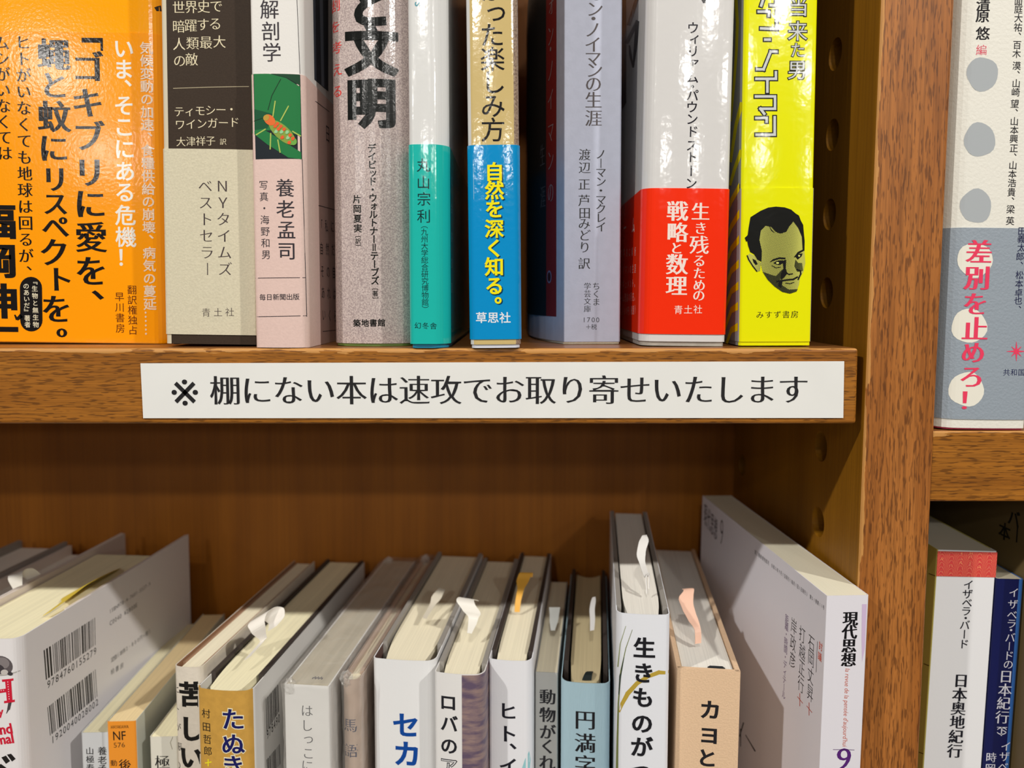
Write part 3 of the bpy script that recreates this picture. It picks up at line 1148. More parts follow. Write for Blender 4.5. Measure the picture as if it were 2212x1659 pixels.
# --- yellow book
b = upper('paperback_book', 'brilliant yellow book with a halftone portrait of a smiling dark-haired man, last before the upright', 1597, 1748, 749, 1609, 0.007, h=0.188, rl=0.0012, rr=0.0008, bulge=0.0003)
b.gloss = dict(rough=0.09, bump=0.25, bscale=260, spec=0.6)
YE = (234, 234, 0)
_, z0, _ = b.loc('F', 1670, 738)
_, z1, _ = b.loc('F', 1670, 406)
GRY = mat((150, 152, 152), 0.2, name='grey_gloss')
b.sheet('jacket', 0.0003, b.h, 0, 0.0003, mat(YE, 0.09, 0.25, 260, spec=0.6, name='yellow_gloss'), cols=[(-1, 0.0000, GRY, 1), (b.w - 0.00005, 1, GRY, 1)])
b.obi = (z0, z1, 0.0003)
b.sheet('paper_band', z0, z1, 0.0003, 0.0003, mat((234, 234, 2), 0.09, 0.25, 260, spec=0.6, name='yellow_band'), cols=[(-1, 0.0000, GRY, 1), (b.w - 0.00005, 1, GRY, 1)])
b.pages(0.001, b.h - 0.002, CREAM)
YS = (236, 222, 10)
for yr, yl in ((394, 458), (452, 513), (507, 562), (559, 609), (606, 653), (650, 694), (695, 737)):
    b.poly('L', [(1599, yr), (1599, yr + 18), (1583, yl - 18), (1565, yl + 30), (1565, yl + 16), (1580, yl - 30)], YS, part='stripe_print')
b.stroke('L', [(1590, -3), (1593, 50), (1591, 110), (1586, 180), (1578, 262)], [7, 6.5, 6, 5.5, 5], YS, part='stripe_print', cap=0.1)
b.stroke('L', [(1603, 222), (1590, 270), (1578, 350)], [9, 7, 6], YS, part='stripe_print', cap=0.1)
b.stroke('L', [(1602, 325), (1588, 362), (1577, 400)], [9, 7, 6], YS, part='stripe_print', cap=0.1)
Z = lambda x, y: (1440 + x * 0.2351, y * 0.2351)
LT, K = (205, 208, 206), (22, 22, 18)
SS = [[(885, 0), (868, 52)], [(1005, 0), (1005, 50), (955, 50)],
      [(845, 108), (938, 108), (938, 145)], [(1012, 105), (1012, 268), (868, 262)],
      [(905, 365), (945, 365)], [(1008, 475), (955, 475), (890, 638), (832, 638)],
      [(1003, 665), (1003, 725), (825, 725)], [(925, 725), (925, 842)],
      [(820, 887), (995, 887), (995, 1000), (862, 1000), (896, 1046)],
      [(824, 1085), (918, 1085), (918, 1118)], [(992, 1078), (992, 1238), (826, 1238)]]
for i, q in enumerate(SS):
    b.stroke('F', [Z(*p) for p in q], 10.5, K, lay=0.1 * (i % 3), part='lettering')
    b.stroke('F', [Z(*p) for p in q], 5.6, LT, lay=2 + 0.1 * (i % 3), part='lettering', cap=0.5)
for ch, p, sz in (('当', (1725, 14), 44), ('来', (1723, 67), 44), ('た', (1723, 108), 34), ('男', (1722, 151), 43)):
    b.chars('F', ch, [p], sz, K, (0.05, 0.045), lay=0)
    b.chars('F', ch, [p], sz, LT, (0.004, 0.0), lay=2)
# portrait
Z = lambda x, y: (1440 + x * 0.2351, 380 + y * 0.2351)


def halftone(col, dark, amount):
    m = bpy.data.materials.new('halftone')
    m.use_nodes = True
    nt = m.node_tree
    p = nt.nodes['Principled BSDF']
    p.inputs['Roughness'].default_value = 0.15
    tc = nt.nodes.new('ShaderNodeTexCoord')
    mp = nt.nodes.new('ShaderNodeMapping')
    mp.inputs['Rotation'].default_value = (0, 0.7, 0)
    mp.inputs['Scale'].default_value = (2400, 2400, 2400)
    nt.links.new(tc.outputs['Object'], mp.inputs[0])
    v = nt.nodes.new('ShaderNodeTexVoronoi')
    v.inputs['Scale'].default_value = 1.0
    v.inputs['Randomness'].default_value = 0.0
    nt.links.new(mp.outputs[0], v.inputs[0])
    r = nt.nodes.new('ShaderNodeValToRGB')
    r.color_ramp.elements[0].position = amount
    r.color_ramp.elements[0].color = lin(dark)
    r.color_ramp.elements[1].position = amount + 0.08
    r.color_ramp.elements[1].color = lin(col)
    nt.links.new(v.outputs['Distance'], r.inputs[0])
    nt.links.new(r.outputs[0], p.inputs['Base Color'])
    return m


H1 = halftone((190, 190, 92), (48, 50, 32), 0.34)
H2 = halftone((130, 132, 64), (30, 32, 24), 0.50)
PH = 'portrait_print'
DK = (26, 26, 24)
hair = [(715, 570), (742, 545), (752, 470), (768, 380), (860, 322), (930, 292), (1000, 283), (1080, 290), (1140, 310), (1180, 345), (1212, 365), (1228, 410), (1250, 450),
        (1256, 520), (1264, 600), (1262, 690), (1245, 675), (1238, 560), (1205, 480), (1160, 420), (1120, 470), (1095, 515), (1040, 530), (1000, 515), (960, 470), (905, 458), (862, 505),
        (850, 590), (872, 690), (868, 790), (830, 770), (800, 720), (765, 700), (745, 640), (738, 600), (728, 605)]
face = [(905, 455), (960, 465), (1000, 510), (1040, 525), (1095, 510), (1120, 465), (1160, 415), (1205, 475), (1240, 555), (1258, 640), (1264, 720), (1270, 800), (1252, 880), (1222, 935), (1212, 1000),
        (1190, 1062), (1130, 1082), (1060, 1066), (990, 1018), (925, 955), (878, 880), (860, 800), (872, 700), (850, 590), (862, 505)]
b.poly('F', [Z(*p) for p in face], None, lay=1, part=PH, m=H1)
b.poly('F', [Z(*p) for p in [(735, 735), (760, 712), (800, 730), (862, 800), (856, 872), (828, 882), (785, 835), (745, 775)]], None, lay=1.2, part=PH, m=H1)
b.poly('F', [Z(*p) for p in hair], DK, lay=2, part=PH)
b.stroke('F', [Z(738, 735), Z(752, 770), Z(790, 830), Z(825, 875)], 2.6, DK, lay=2, part=PH)
b.poly('F', [Z(*p) for p in [(785, 760), (815, 775), (835, 810), (815, 820), (795, 795)]], DK, lay=2, part=PH)
shade = [(878, 880), (925, 955), (990, 1018), (1060, 1066), (1130, 1082), (1190, 1062), (1200, 1040), (1120, 1045), (1050, 1000), (1040, 950), (1075, 880), (1060, 860), (1000, 920), (960, 910)]
b.poly('F', [Z(*p) for p in shade], None, lay=2, part=PH, m=H2)
b.poly('F', [Z(*p) for p in [(1060, 780), (1095, 770), (1090, 850), (1105, 895), (1080, 930), (1045, 960), (1045, 900), (1070, 850)]], DK, lay=3, part=PH)
b.poly('F', [Z(*p) for p in [(940, 795), (975, 765), (1030, 748), (1090, 752), (1085, 766), (1030, 764), (985, 778)]], DK, lay=3, part=PH)
b.poly('F', [Z(*p) for p in [(975, 800), (1020, 778), (1065, 775), (1070, 800), (1035, 818), (1000, 812)]], DK, lay=3, part=PH)
b.ell('F', Z(1015, 800), 3.2, 2.0, (214, 216, 120), lay=4, part=PH)
b.stroke('F', [Z(965, 825), Z(1000, 845), Z(1040, 838)], 1.4, DK, lay=3, part=PH)
b.poly('F', [Z(*p) for p in [(1165, 748), (1200, 700), (1255, 672), (1258, 688), (1215, 712), (1185, 745)]], DK, lay=3, part=PH)
b.poly('F', [Z(*p) for p in [(1180, 745), (1215, 715), (1245, 712), (1235, 740), (1200, 770)]], DK, lay=3, part=PH)
b.ell('F', Z(1213, 735), 2.2, 2.0, (214, 216, 120), lay=4, part=PH)
b.poly('F', [Z(*p) for p in [(1180, 770), (1205, 800), (1240, 800), (1250, 870), (1225, 880), (1195, 880), (1170, 830)]], None, lay=2, part=PH, m=H2)
b.stroke('F', [Z(1195, 862), Z(1225, 872), Z(1228, 900), Z(1205, 950)], 3.0, DK, lay=3, part=PH)
b.stroke('F', [Z(1095, 890), Z(1120, 905), Z(1150, 900)], 2.4, DK, lay=3, part=PH)
b.stroke('F', [Z(1010, 970), Z(1060, 962), Z(1110, 955), Z(1160, 950), Z(1195, 930)], 3.4, DK, lay=3.3, part=PH)
b.stroke('F', [Z(1090, 985), Z(1130, 990), Z(1165, 978)], 1.6, DK, lay=3, part=PH)
b.poly('F', [Z(*p) for p in [(1030, 965), (1062, 965), (1050, 1030), (1020, 1015)]], DK, lay=3, part=PH)
for q in ([(940, 460), (960, 500), (985, 520)], [(985, 490), (1020, 520), (1060, 525)]):
    b.stroke('F', [Z(*p) for p in q], 1.5, DK, lay=3, part=PH)
b.chars('F', 'みすず書房', [(1641, 680), (1716, 679)], 17, (34, 34, 22), (0.004, -0.008), rot=False)
b.finish()

# --- right bay, upper: white and grey book
b = upper('hardcover_book', 'off-white and grey-blue book with pink-red writing over pebble shapes, right of the upright', 2024, 2209, 931, 2070, 0.0015, h=0.20, shelf=Z_R, rl=0.007, rr=0.0012, bulge=0.0008, group='books in the right bay')
b.gloss = dict(rough=0.6, spec=0.15)
_, z0, _ = b.loc('F', 2120, 906)
_, zj, _ = b.loc('F', 2120, 925)
_, z1, _ = b.loc('F', 2120, 492)
b.sheet('jacket', zj, b.h, 0, 0.0004, mat((228, 225, 214), 0.6, 0.6, 900, name='laid_white'))
b.sheet('spine_cover', 0.0, b.h - 0.001, -0.0006, 0.0008, mat((196, 60, 92), 0.5, name='pink_cover'))
b.obi = (z0, z1, 0.0003)
b.sheet('paper_band', z0, z1, 0.0003, 0.0003, mat((146, 156, 166), 0.5, 0.7, 1100, name='grey_blue_band'))
b.pages(0.001, b.h - 0.002, CREAM, ins=0.0012, front=0.0015)
K = (30, 28, 32)
b.chars('F', '清原悠', [(2124, 9), (2123, 34), (2123, 72)], 30, K, (0.022, 0.012))
b.chars('F', '編', [(2120, 108)], 24, (220, 70, 96), (0, -0.01))
for c in ((2122, 160), (2116, 302), (2108, 445)):
    b.ell('F', c, 34, 37, (170, 175, 178), lay=0, wob=0.035)
for c in ((2105, 562), (2093, 704), (2087, 841)):
    b.ell('F', c, 38, 37, (232, 228, 214), lay=0, wob=0.035)
nm = [('庭', 2200, 20), ('大', 2200, 39), ('祐', 2199, 59), ('、', 2199, 78), ('百', 2197, 97), ('木', 2196, 116), ('漠', 2196, 142), ('、', 2196, 161), ('山', 2195, 180), ('崎', 2194, 199), ('望', 2192, 224), ('、', 2192, 243),
      ('山', 2191, 262), ('本', 2191, 281), ('興', 2190, 300), ('正', 2190, 320), ('、', 2189, 339), ('山', 2188, 357), ('本', 2187, 376), ('浩', 2186, 395), ('貴', 2185, 415), ('、', 2184, 434), ('梁', 2183, 452), ('英', 2182, 477), ('面', 2200, 2)]
b.chars('F', ''.join(n[0] for n in nm), [(n[1], n[2]) for n in nm], 19.5, K, (0.008, 0.006))
nm = [('田', 2206, 499), ('義', 2205, 516), ('太', 2205, 535), ('郎', 2202, 554), ('、', 2202, 573), ('松', 2201, 594), ('本', 2200, 613), ('卓', 2199, 632), ('也', 2198, 649), ('、', 2198, 668)]
b.chars('F', ''.join(n[0] for n in nm), [(n[1], n[2]) for n in nm], 19, (30, 32, 70), (0.006, 0.004))
RP = (232, 62, 96)
b.chars('F', '差別を止めろ！', [(2114, 544), (2110, 600), (2106, 656), (2105, 710), (2101, 761), (2098, 813), (2096, 864)], [56, 56, 54, 56, 52, 54, 52], RP, (0.038, -0.006), lay=2)
for i in range(4):
    a = math.pi * i / 4 + 0.0
    r = 21 if i % 2 == 0 else 15
    b.stroke('F', [(2194 - r * math.cos(a), 759 - r * math.sin(a)), (2194, 759), (2194 + r * math.cos(a), 759 + r * math.sin(a))], [0.8, 5, 0.8], RP, lay=0.3 * i, cap=0)
b.chars('F', '共和国', [(2173, 804), (2205, 804)], 16, (36, 40, 80), GO, rot=False)
b.finish()

b = upper('paperback_book', 'pale pink book edge just showing at the right frame border above the shelf', 2216, 2330, 905, 2262, 0.012, h=0.188, shelf=Z_R, group='books in the right bay')
b.sheet('cover', 0.0, b.h, 0, 0.0004, mat((232, 206, 202), 0.5, name='pale_pink_cover'))
b.pages(0.001, b.h - 0.001, CREAM)
b.finish()

# ================================================================== LOWER SHELF
JW = lambda c=(228, 226, 222), r=0.45: mat(c, r, 0.12, 900, name='white_jacket_paper')

# book at far left edge (mostly outside)
b = lower('hardcover_book', 'grey-covered book at the far left back of the lower shelf', -470, -330, 1392, 0.02, 0.128, vpx=1250)
b.sheet('jacket', 0, b.h, 0, 0.0004, JW((150, 145, 140)), inner=CARD)
b.pages(0.003, b.h - 0.004, WHITEP, ins=0.002)
b.boards(0.0, b.h - 0.0002, CARD)
b.finish()
b = lower('hardcover_book', 'thick book with wide page top and a red cover, left of the barcode book', -320, -160, 1420, 0.018, 0.128, vpx=1250)
b.sheet('jacket', 0, b.h, 0, 0.0004, mat((200, 30, 40), 0.4, name='red_jacket'), inner=CARDW)
b.pages(0.003, b.h - 0.003, WHITEP, ins=0.002)
b.boards(0.0, b.h + 0.002, CARDW)
b.finish()

# big white book with barcodes
b = lower('hardcover_book', 'big white book showing two barcodes and red letters at the left edge', -140, 35, 1376, 0.012, 0.128, vpx=1245, rl=0.005, rr=0.004, bulge=0.001)
b.gloss = dict(rough=0.45)
b.sheet('jacket', 0, b.h, 0, 0.0005, JW((230, 226, 226)), inner=CARDW)
b.pages(0.003, b.h - 0.003, CREAMY, ins=0.003, front=0.002, back=0.026, taper=0.0015)
b.boards(0.0, b.h - 0.0003, CARDW, y0=0.03)
b.barcode('R', (94, 1405), (205, 1334), (206, 1393), (99, 1469), 5)
b.barcode('R', (102, 1528), (207, 1445), (211, 1504), (108, 1589), 8)
b.run('R', '9784760155279', (101, 1489), (209, 1411), (34, 32, 34), (0, 0), mono=True, hs=1.1)
b.run('R', '1920040028002', (110, 1609), (213, 1521), (34, 32, 34), (0, 0), mono=True, hs=1.1)
b.run('R', 'ISBN978-4-7601-5527-9', (236, 1326), (325, 1264), (60, 56, 56), GO, mono=True, hs=1.0)
b.run('R', 'C0040 ¥2800E', (237, 1352), (297, 1310), (60, 56, 56), GO, mono=True, hs=1.0)
b.chars('R', '定価(本体2,800円+税)', [(243, 1424), (323, 1364)], 12, (60, 56, 56), GO, rot=False)
b.chars('R', '柏書房', [(243, 1450), (263, 1438)], 13, (60, 56, 56), GO, rot=False)
RD = (206, 20, 52)
b.poly('F', [(11, 1470), (24, 1469), (27, 1512), (15, 1514)], RD, lay=0.2, part='lettering')
b.poly('F', [(4, 1468), (29, 1465), (29, 1470), (5, 1473)], RD, lay=0.3, part='lettering')
b.poly('F', [(9, 1514), (32, 1511), (32, 1516), (9, 1519)], RD, lay=0.4, part='lettering')
b.poly('F', [(-20, 1492), (14, 1487), (14, 1495), (-20, 1500)], RD, lay=0.5, part='lettering')
for i in range(8):
    b.ell('F', (17 + i * 0.45, 1473 + i * 5.2), 1.1, 1.1, (240, 220, 220), lay=1, n=8)
    b.ell('F', (8 - i * 5, 1491 + i * 0.5), 1.1, 1.1, (240, 220, 220), lay=1, n=8)
b.run('F', 'y', (-3, 1545), (9, 1544), RD, GOX, hs=1.0)
b.run('F', 'and', (-12, 1588), (28, 1583), RD, GOX, hs=1.1)
b.run('F', 'imal', (-12, 1609), (31, 1604), RD, GOX, hs=1.1)
FE = 'animal_print'
b.ell('F', (2, 1438), 26, 21, (92, 84, 86), 0.3, part=FE)
b.ell('F', (6, 1432), 15, 12, (130, 122, 122), 0.3, lay=1, part=FE)
b.ell('F', (-6, 1444), 16, 10, (62, 56, 60), 0.2, lay=1.5, part=FE)
b.ell('F', (10, 1452), 8, 6, (196, 190, 184), 0, lay=2, part=FE)
b.stroke('F', [(-20, 1460), (12, 1457), (38, 1452)], [4, 4, 2], (176, 172, 166), lay=0.5, part=FE)
b.ell('F', (22, 1455), 6, 4, (60, 55, 58), 0.2, lay=2, part=FE)
b.stroke('F', [(21, 1520), (19, 1530), (14, 1541)], [7, 6, 1], (70, 64, 66), part=FE)
b.poly('F', [(3, 1636), (13, 1632), (22, 1644), (13, 1650)], BK, part='lettering')
b.poly('F', [(15, 1630), (24, 1628), (34, 1639), (26, 1645)], BK, part='lettering')
b.poly('F', [(-10, 1656), (2, 1650), (16, 1660), (16, 1664), (-10, 1664)], BK, part='lettering')
b.finish()

# three pocket books in front
ylw = dict(group='pocket books on the lower shelf')
b = lower('paperback_book', 'white pocket paperback with two columns of small black writing, left of the orange-topped spine', 177, 236, 1584, 0.030, 0.105, yaw=math.radians(-2.2), **ylw)
b.sheet('cover', 0, b.h, 0, 0.0003, JW((222, 224, 226)))
b.pages(0.0, b.h - 0.0002, CREAMY)
b.chars('F', '山極寿', [(194, 1622), (195, 1640), (195, 1658)], 18, BK, (0.01, 0.006))
b.chars('F', '養老孟', [(221, 1622), (221, 1642), (221, 1661)], 20, BK, (0.012, 0.004))
b.finish()
b = lower('paperback_book', 'pocket paperback with an orange spine top numbered 576', 233, 293, 1560, 0.027, 0.105, yaw=math.radians(-2.2), **ylw)
OG = (236, 148, 44)
b.sheet('cover', 0, b.h, 0, 0.0003, JW((196, 198, 186)), cols=[(0.0001, b.w - 0.0001, mat(OG, 0.4, name='orange_spine'), 1)])
b.pages(0.0, b.h - 0.0002, mat((238, 214, 164), 0.75, bump=0.4, bscale=1.0, mottle=0.1, mscale=1.0, name='page_edges_tan', aniso=(2200, 12, 500)))
b.gloss = dict(rough=0.4)
b.run('F', 'HAYAKAWA', (240, 1574), (278, 1573), (60, 34, 16), (0.0, 0.0), hs=1.6)
b.run('F', 'NF', (245, 1599), (272, 1598), (30, 20, 16), (0.008, 0.004), hs=1.25)
b.run('F', '576', (246, 1615), (270, 1614), (70, 44, 24), (-0.006, -0.006), hs=0.95)
b.stroke('F', [(234, 1624), (293, 1623)], 1.6, (240, 226, 196), part='lettering')
b.chars('F', '後', [(270, 1652)], 27, (30, 20, 16), (0.02, -0.004))
b.chars('F', '動', [(246, 1648)], 15, (30, 20, 16), (0.006, 0))
b.finish()
b = lower('paperback_book', 'cream pocket paperback half hidden behind the brush-lettered spine', 325, 384, 1593, 0.028, 0.105, yaw=math.radians(-2.2), **ylw)
b.sheet('cover', 0, b.h, 0, 0.0003, JW((220, 216, 202)))
b.pages(0.0, b.h - 0.0002, CREAMY)
b.chars('F', '極', [(351, 1646)], 33, BK, (0.012, -0.014))
b.stroke('F', [(374, 1590), (368, 1604), (372, 1618)], 1.2, (150, 140, 120), part='lettering')
b.finish()


def slip(label, pts, wd, col=(232, 228, 216), across=(1, 0, 0), thick=0.00018, trans=0.0, group='paper slips standing out of the page tops'):
    """paper slip: ribbon through world points, each with its own width"""
    A = Vector(across).normalized()
    V, Fc = [], []
    P0 = [hit_y(p[0], p[1], p[2]) for p in pts]
    W0 = list(wd) if isinstance(wd, (list, tuple)) else [wd] * len(P0)
    P, wd = [], []
    for i in range(len(P0) - 1):
        p = [P0[max(i - 1, 0)], P0[i], P0[i + 1], P0[min(i + 2, len(P0) - 1)]]
        for k in range(5):
            t = k / 5
            P.append(0.5 * (2 * p[1] + (p[2] - p[0]) * t + (2 * p[0] - 5 * p[1] + 4 * p[2] - p[3]) * t * t + (3 * p[1] - p[0] - 3 * p[2] + p[3]) * t ** 3))
            wd.append(W0[i] + (W0[i + 1] - W0[i]) * (3 * t * t - 2 * t ** 3))
    P.append(P0[-1])
    wd.append(W0[-1])
    n = len(P)
    c = P[0].copy()
    for i in range(n):
        t = (P[min(i + 1, n - 1)] - P[max(i - 1, 0)]).normalized()
        nr = A.cross(t).normalized()
        wv = wd[i] if isinstance(wd, (list, tuple)) else wd
        for sgn, q in ((-1, -1), (1, -1), (1, 1), (-1, 1)):
            V.append(P[i] - c + A * sgn * wv / 2 + nr * q * thick / 2)
    for i in range(n - 1):
        for k in range(4):
            a, d = i * 4 + k, i * 4 + (k + 1) % 4
            Fc.append((a, d, d + 4, a + 4))
    Fc.append((3, 2, 1, 0))
    Fc.append((n * 4 - 4, n * 4 - 3, n * 4 - 2, n * 4 - 1))
    m = mat(col, 0.5, name='slip_paper')
    o = mesh_obj('paper_slip', V, Fc, m, smooth=False)
    o.location = c
    tag(o, label, 'paper slip', group)
    return o


_film = {}


def film(col=(255, 255, 255), alpha=0.12, bump=0.6, bscale=90):
    key = (col, alpha, bump, bscale)
    if key in _film:
        return _film[key]
    m = bpy.data.materials.new('clear_film')
    m.use_nodes = True
    nt = m.node_tree
    nt.nodes.clear()
    out = nt.nodes.new('ShaderNodeOutputMaterial')
    tr = nt.nodes.new('ShaderNodeBsdfTransparent')
    df = nt.nodes.new('ShaderNodeBsdfPrincipled')
    df.inputs['Base Color'].default_value = lin(col)
    df.inputs['Roughness'].default_value = 0.12
    mx = nt.nodes.new('ShaderNodeMixShader')
    mx.inputs[0].default_value = alpha
    nt.links.new(tr.outputs[0], mx.inputs[1])
    nt.links.new(df.outputs[0], mx.inputs[2])
    gl = nt.nodes.new('ShaderNodeBsdfGlossy')
    gl.inputs['Roughness'].default_value = 0.12
    lw = nt.nodes.new('ShaderNodeLayerWeight')
    pw = nt.nodes.new('ShaderNodeMath')
    pw.operation = 'POWER'
    pw.inputs[1].default_value = 3.5
    nt.links.new(lw.outputs['Facing'], pw.inputs[0])
    fr = nt.nodes.new('ShaderNodeMath')
    fr.operation = 'MULTIPLY_ADD'
    fr.inputs[1].default_value = 0.5
    fr.inputs[2].default_value = 0.05
    nt.links.new(pw.outputs[0], fr.inputs[0])
    mx2 = nt.nodes.new('ShaderNodeMixShader')
    nt.links.new(fr.outputs[0], mx2.inputs[0])
    nt.links.new(mx.outputs[0], mx2.inputs[1])
    nt.links.new(gl.outputs[0], mx2.inputs[2])
    tc = nt.nodes.new('ShaderNodeTexCoord')
    n = nt.nodes.new('ShaderNodeTexNoise')
    n.inputs['Scale'].default_value = bscale
    n.inputs['Distortion'].default_value = 1.2
    nt.links.new(tc.outputs['Object'], n.inputs[0])
    bp = nt.nodes.new('ShaderNodeBump')
    bp.inputs['Strength'].default_value = bump
    bp.inputs['Distance'].default_value = 0.002
    nt.links.new(n.outputs[0], bp.inputs['Height'])
    for q in (gl, df):
        nt.links.new(bp.outputs[0], q.inputs['Normal'])
    nt.links.new(mx2.outputs[0], out.inputs[0])
    _film[key] = m
    return m


HB = dict(rl=0.0015, rr=0.0018, bulge=0.0010)
# brush lettering
b = lower('hardcover_book', 'cream book with brush-like black characters, left of the gold spine', 373, 431, 1441, 0.020, 0.121, ext=0.0004, **HB)
b.sheet('jacket', 0, b.h, 0, 0.0004, mat((222, 212, 196), 0.6, 0.4, 900, mottle=0.06, mscale=260, name='cream_jacket'), inner=mat((150, 110, 80), 0.6, name='brown_lining'))
b.pages(0.003, b.h - 0.0012, CREAM, ins=0.0022)
b.boards(0, b.h - 0.0012, mat((168, 132, 104), 0.6, name='tan_board'))
b.chars('F', '苦しい', [(413, 1500), (414, 1574), (413, 1636)], [58, 60, 56], (26, 24, 22), (0.046, 0.032))
b.chars('F', 'ヒトが振り', [(381, 1487), (382, 1529), (384, 1570), (386, 1612), (386, 1652)], 20, (40, 36, 34), (0, 0))
b.finish()
# gold spine
b = lower('hardcover_book', 'book with a gold-tan spine and haloed navy lettering, barcode on its back', 431, 540, 1490, 0.0105, 0.142, rl=0.002, rr=0.003, bulge=0.0014)
ztop = lambda x, y: 0.0
GD = mat((206, 158, 72), 0.45, 0.3, 700, mottle=0.1, mscale=300, name='gold_spine')
b.sheet('jacket', 0, b.h, 0, 0.0004, JW((228, 226, 222)), inner=mat((128, 92, 66), 0.6, name='brown_lining'), cols=[(-0.01, b.w - 0.0002, GD, 0.005)])
b.pages(0.003, b.h - 0.0003, CREAMY, ins=0.0024, taper=0.0022, tl=0.03, front=0.0012)
b.boards(0, b.h + 0.001, DARKCARD, y0=0.012)
ys = [1553, 1607, 1654]
NV = (24, 26, 92)
b.chars('F', 'たぬき', [(503, y) for y in ys], 52, (236, 228, 196), (0.06, 0.06))
b.chars('F', 'たぬき', [(503, y) for y in ys], 52, NV, (0.024, 0.014), lay=2)
b.chars('F', '村田哲郎', [(445, 1541), (446, 1570), (448, 1597), (449, 1622)], 22, (34, 30, 26), (0.004, 0))
b.stroke('F', [(444, 1648), (456, 1646)], 2.4, (240, 226, 40), part='lettering')
b.stroke('F', [(450, 1641), (450, 1654)], 2.4, (240, 226, 40), lay=0.3, part='lettering')
b.barcode('R', (574, 1510), (601, 1478), (603, 1536), (576, 1581), 11, n=50)
b.barcode('R', (576, 1641), (604, 1607), (606, 1650), (578, 1680), 12, n=50)
b.run('R', '978490', (576, 1599), (605, 1557), (34, 32, 34), GO, mono=True, hs=1.5)
b.finish()


def wrap(b, over=0.0016, left=0.0014, zt=0.001):
    """loose clear wrapper: walls round the spine, a crinkled lid and a gathered corner"""
    m = film((235, 232, 226), 0.13)
    A = b.path(0.0005)
    n = len(A)
    nz = 26
    V, Fc = [], []
    for j in range(nz + 1):
        z = b.h * (0.45 + 0.55 * j / nz) + zt * (j == nz)
        for i, (x, y) in enumerate(A):
            w_ = noise.noise(Vector((x * 170, y * 60 + 3, z * 120))) * 0.0005 + 0.0003
            w_ += 0.0004 * max(0, 1 - abs(z - b.h) / 0.01)
            cx = b.w / 2
            dx = (x - cx) / (abs(x - cx) + 0.002)
            V.append((x + dx * max(w_, 0.0001), y - max(w_, 0.0001) * (1 if y < 0.006 else 0), z))
    for j in range(nz):
        for i in range(n - 1):
            a = j * n + i
            Fc.append((a, a + 1, a + n + 1, a + n))
    # lid
    ny, nx = 30, 8
    base = len(V)
    for j in range(ny + 1):
        y = 0.0 + (b.d + 0.002) * j / ny
        for i in range(nx + 1):
            x = -0.0005 + (b.w + 0.001) * i / nx
            z = b.h + zt + noise.noise(Vector((x * 260, y * 90, 2))) * 0.0009
            V.append((x, y + (b.prof(min(max(x, 0), b.w)) if j == 0 else 0), z))
    for j in range(ny):
        for i in range(nx):
            a = base + j * (nx + 1) + i
            Fc.append((a, a + 1, a + nx + 2, a + nx + 1))
    o = mesh_obj('plastic_wrapper', V, Fc, m, b.root, smooth=True)
    o['label'] = 'clear crinkled plastic wrapper'
    for (cx, cy, r, hgt) in ((0.0026, 0.001, 0.0022, 0.006), (0.0035, b.d - 0.002, 0.0024, 0.007)):
        bm = bmesh.new()
        bmesh.ops.create_icosphere(bm, subdivisions=3, radius=1)
        for v in bm.verts:
            k = 1 + 0.5 * noise.noise(v.co * 2.6 + Vector((cx * 900, cy * 100, b.w * 300)))
            v.co = Vector((v.co.x * r * k + cx - r * 0.35, v.co.y * r * k + cy, v.co.z * hgt * 0.5 * k + b.h - hgt * 0.15))
        me = bpy.data.meshes.new('plastic_fold')
        bm.to_mesh(me)
        bm.free()
        me.materials.append(film((235, 232, 226), 0.22, 0.9, 400))
        q = bpy.data.objects.new('plastic_fold', me)
        COL.objects.link(q)
        q.parent = o


b = lower('hardcover_book', 'white book in a clear plastic wrapper with thin grey upright writing', 615, 710, 1479, 0.011, 0.138, rl=0.0006, rr=0.0006)
b.sheet('case_cover', 0, b.h, 0, 0.0006, JW((232, 230, 226)))
b.pages(0.0, b.h - 0.0003, mat((206, 198, 178), 0.7, bump=0.3, bscale=1, mottle=0.12, mscale=1.0, name='case_top', aniso=(400, 9, 300)), ins=0.0006, back=0.0)
K = (72, 72, 78)
b.chars('F', 'はしっこに', [(663, 1535), (663, 1567), (664, 1596), (666, 1627), (664, 1654)], 29, K, (-0.004, -0.01))
b.gloss = dict(rough=0.5, spec=0.2)
b.finish()
for i, (x, y) in enumerate(((676, 1460), (686, 1461), (694, 1460))):
    P = hit_z(x, y, b.root.matrix_world.translation.z + b.h)
hw = mesh_obj('lettering', [(b.w * (0.50 + 0.035 * i) + 0.0004 * (k % 2), 0.0055 + 0.0014 * (k // 2) + 0.0006 * (i % 2), b.h - 0.00022) for i in range(7) for k in range(4)],
              [(4 * i, 4 * i + 1, 4 * i + 3, 4 * i + 2) for i in range(7)], mat((90, 90, 104), 0.6, name='pencil'), b.root)
wrap(b)
b = lower('hardcover_book', 'slim pinkish-tan book in glossy plastic wrap, right of the thin grey lettered white one', 743, 776, 1463, 0.015, 0.135, rl=0.003, rr=0.003, bulge=0.0006)
b.sheet('cover', 0, b.h - 0.001, 0, 0.0005, mat((190, 166, 148), 0.4, mottle=0.12, mscale=120, name='tan_pink_cover'))
b.pages(0.003, b.h - 0.0025, CREAM, ins=0.0016)
b.boards(0, b.h - 0.001, mat((190, 166, 148), 0.4, name='tan_pink_board'))
b.gloss = dict(rough=0.5, spec=0.2)
b.chars('F', '馬語', [(756, 1567), (757, 1622)], 32, (50, 54, 84), (0.004, -0.004))
b.finish()
wrap(b, zt=0.0012)

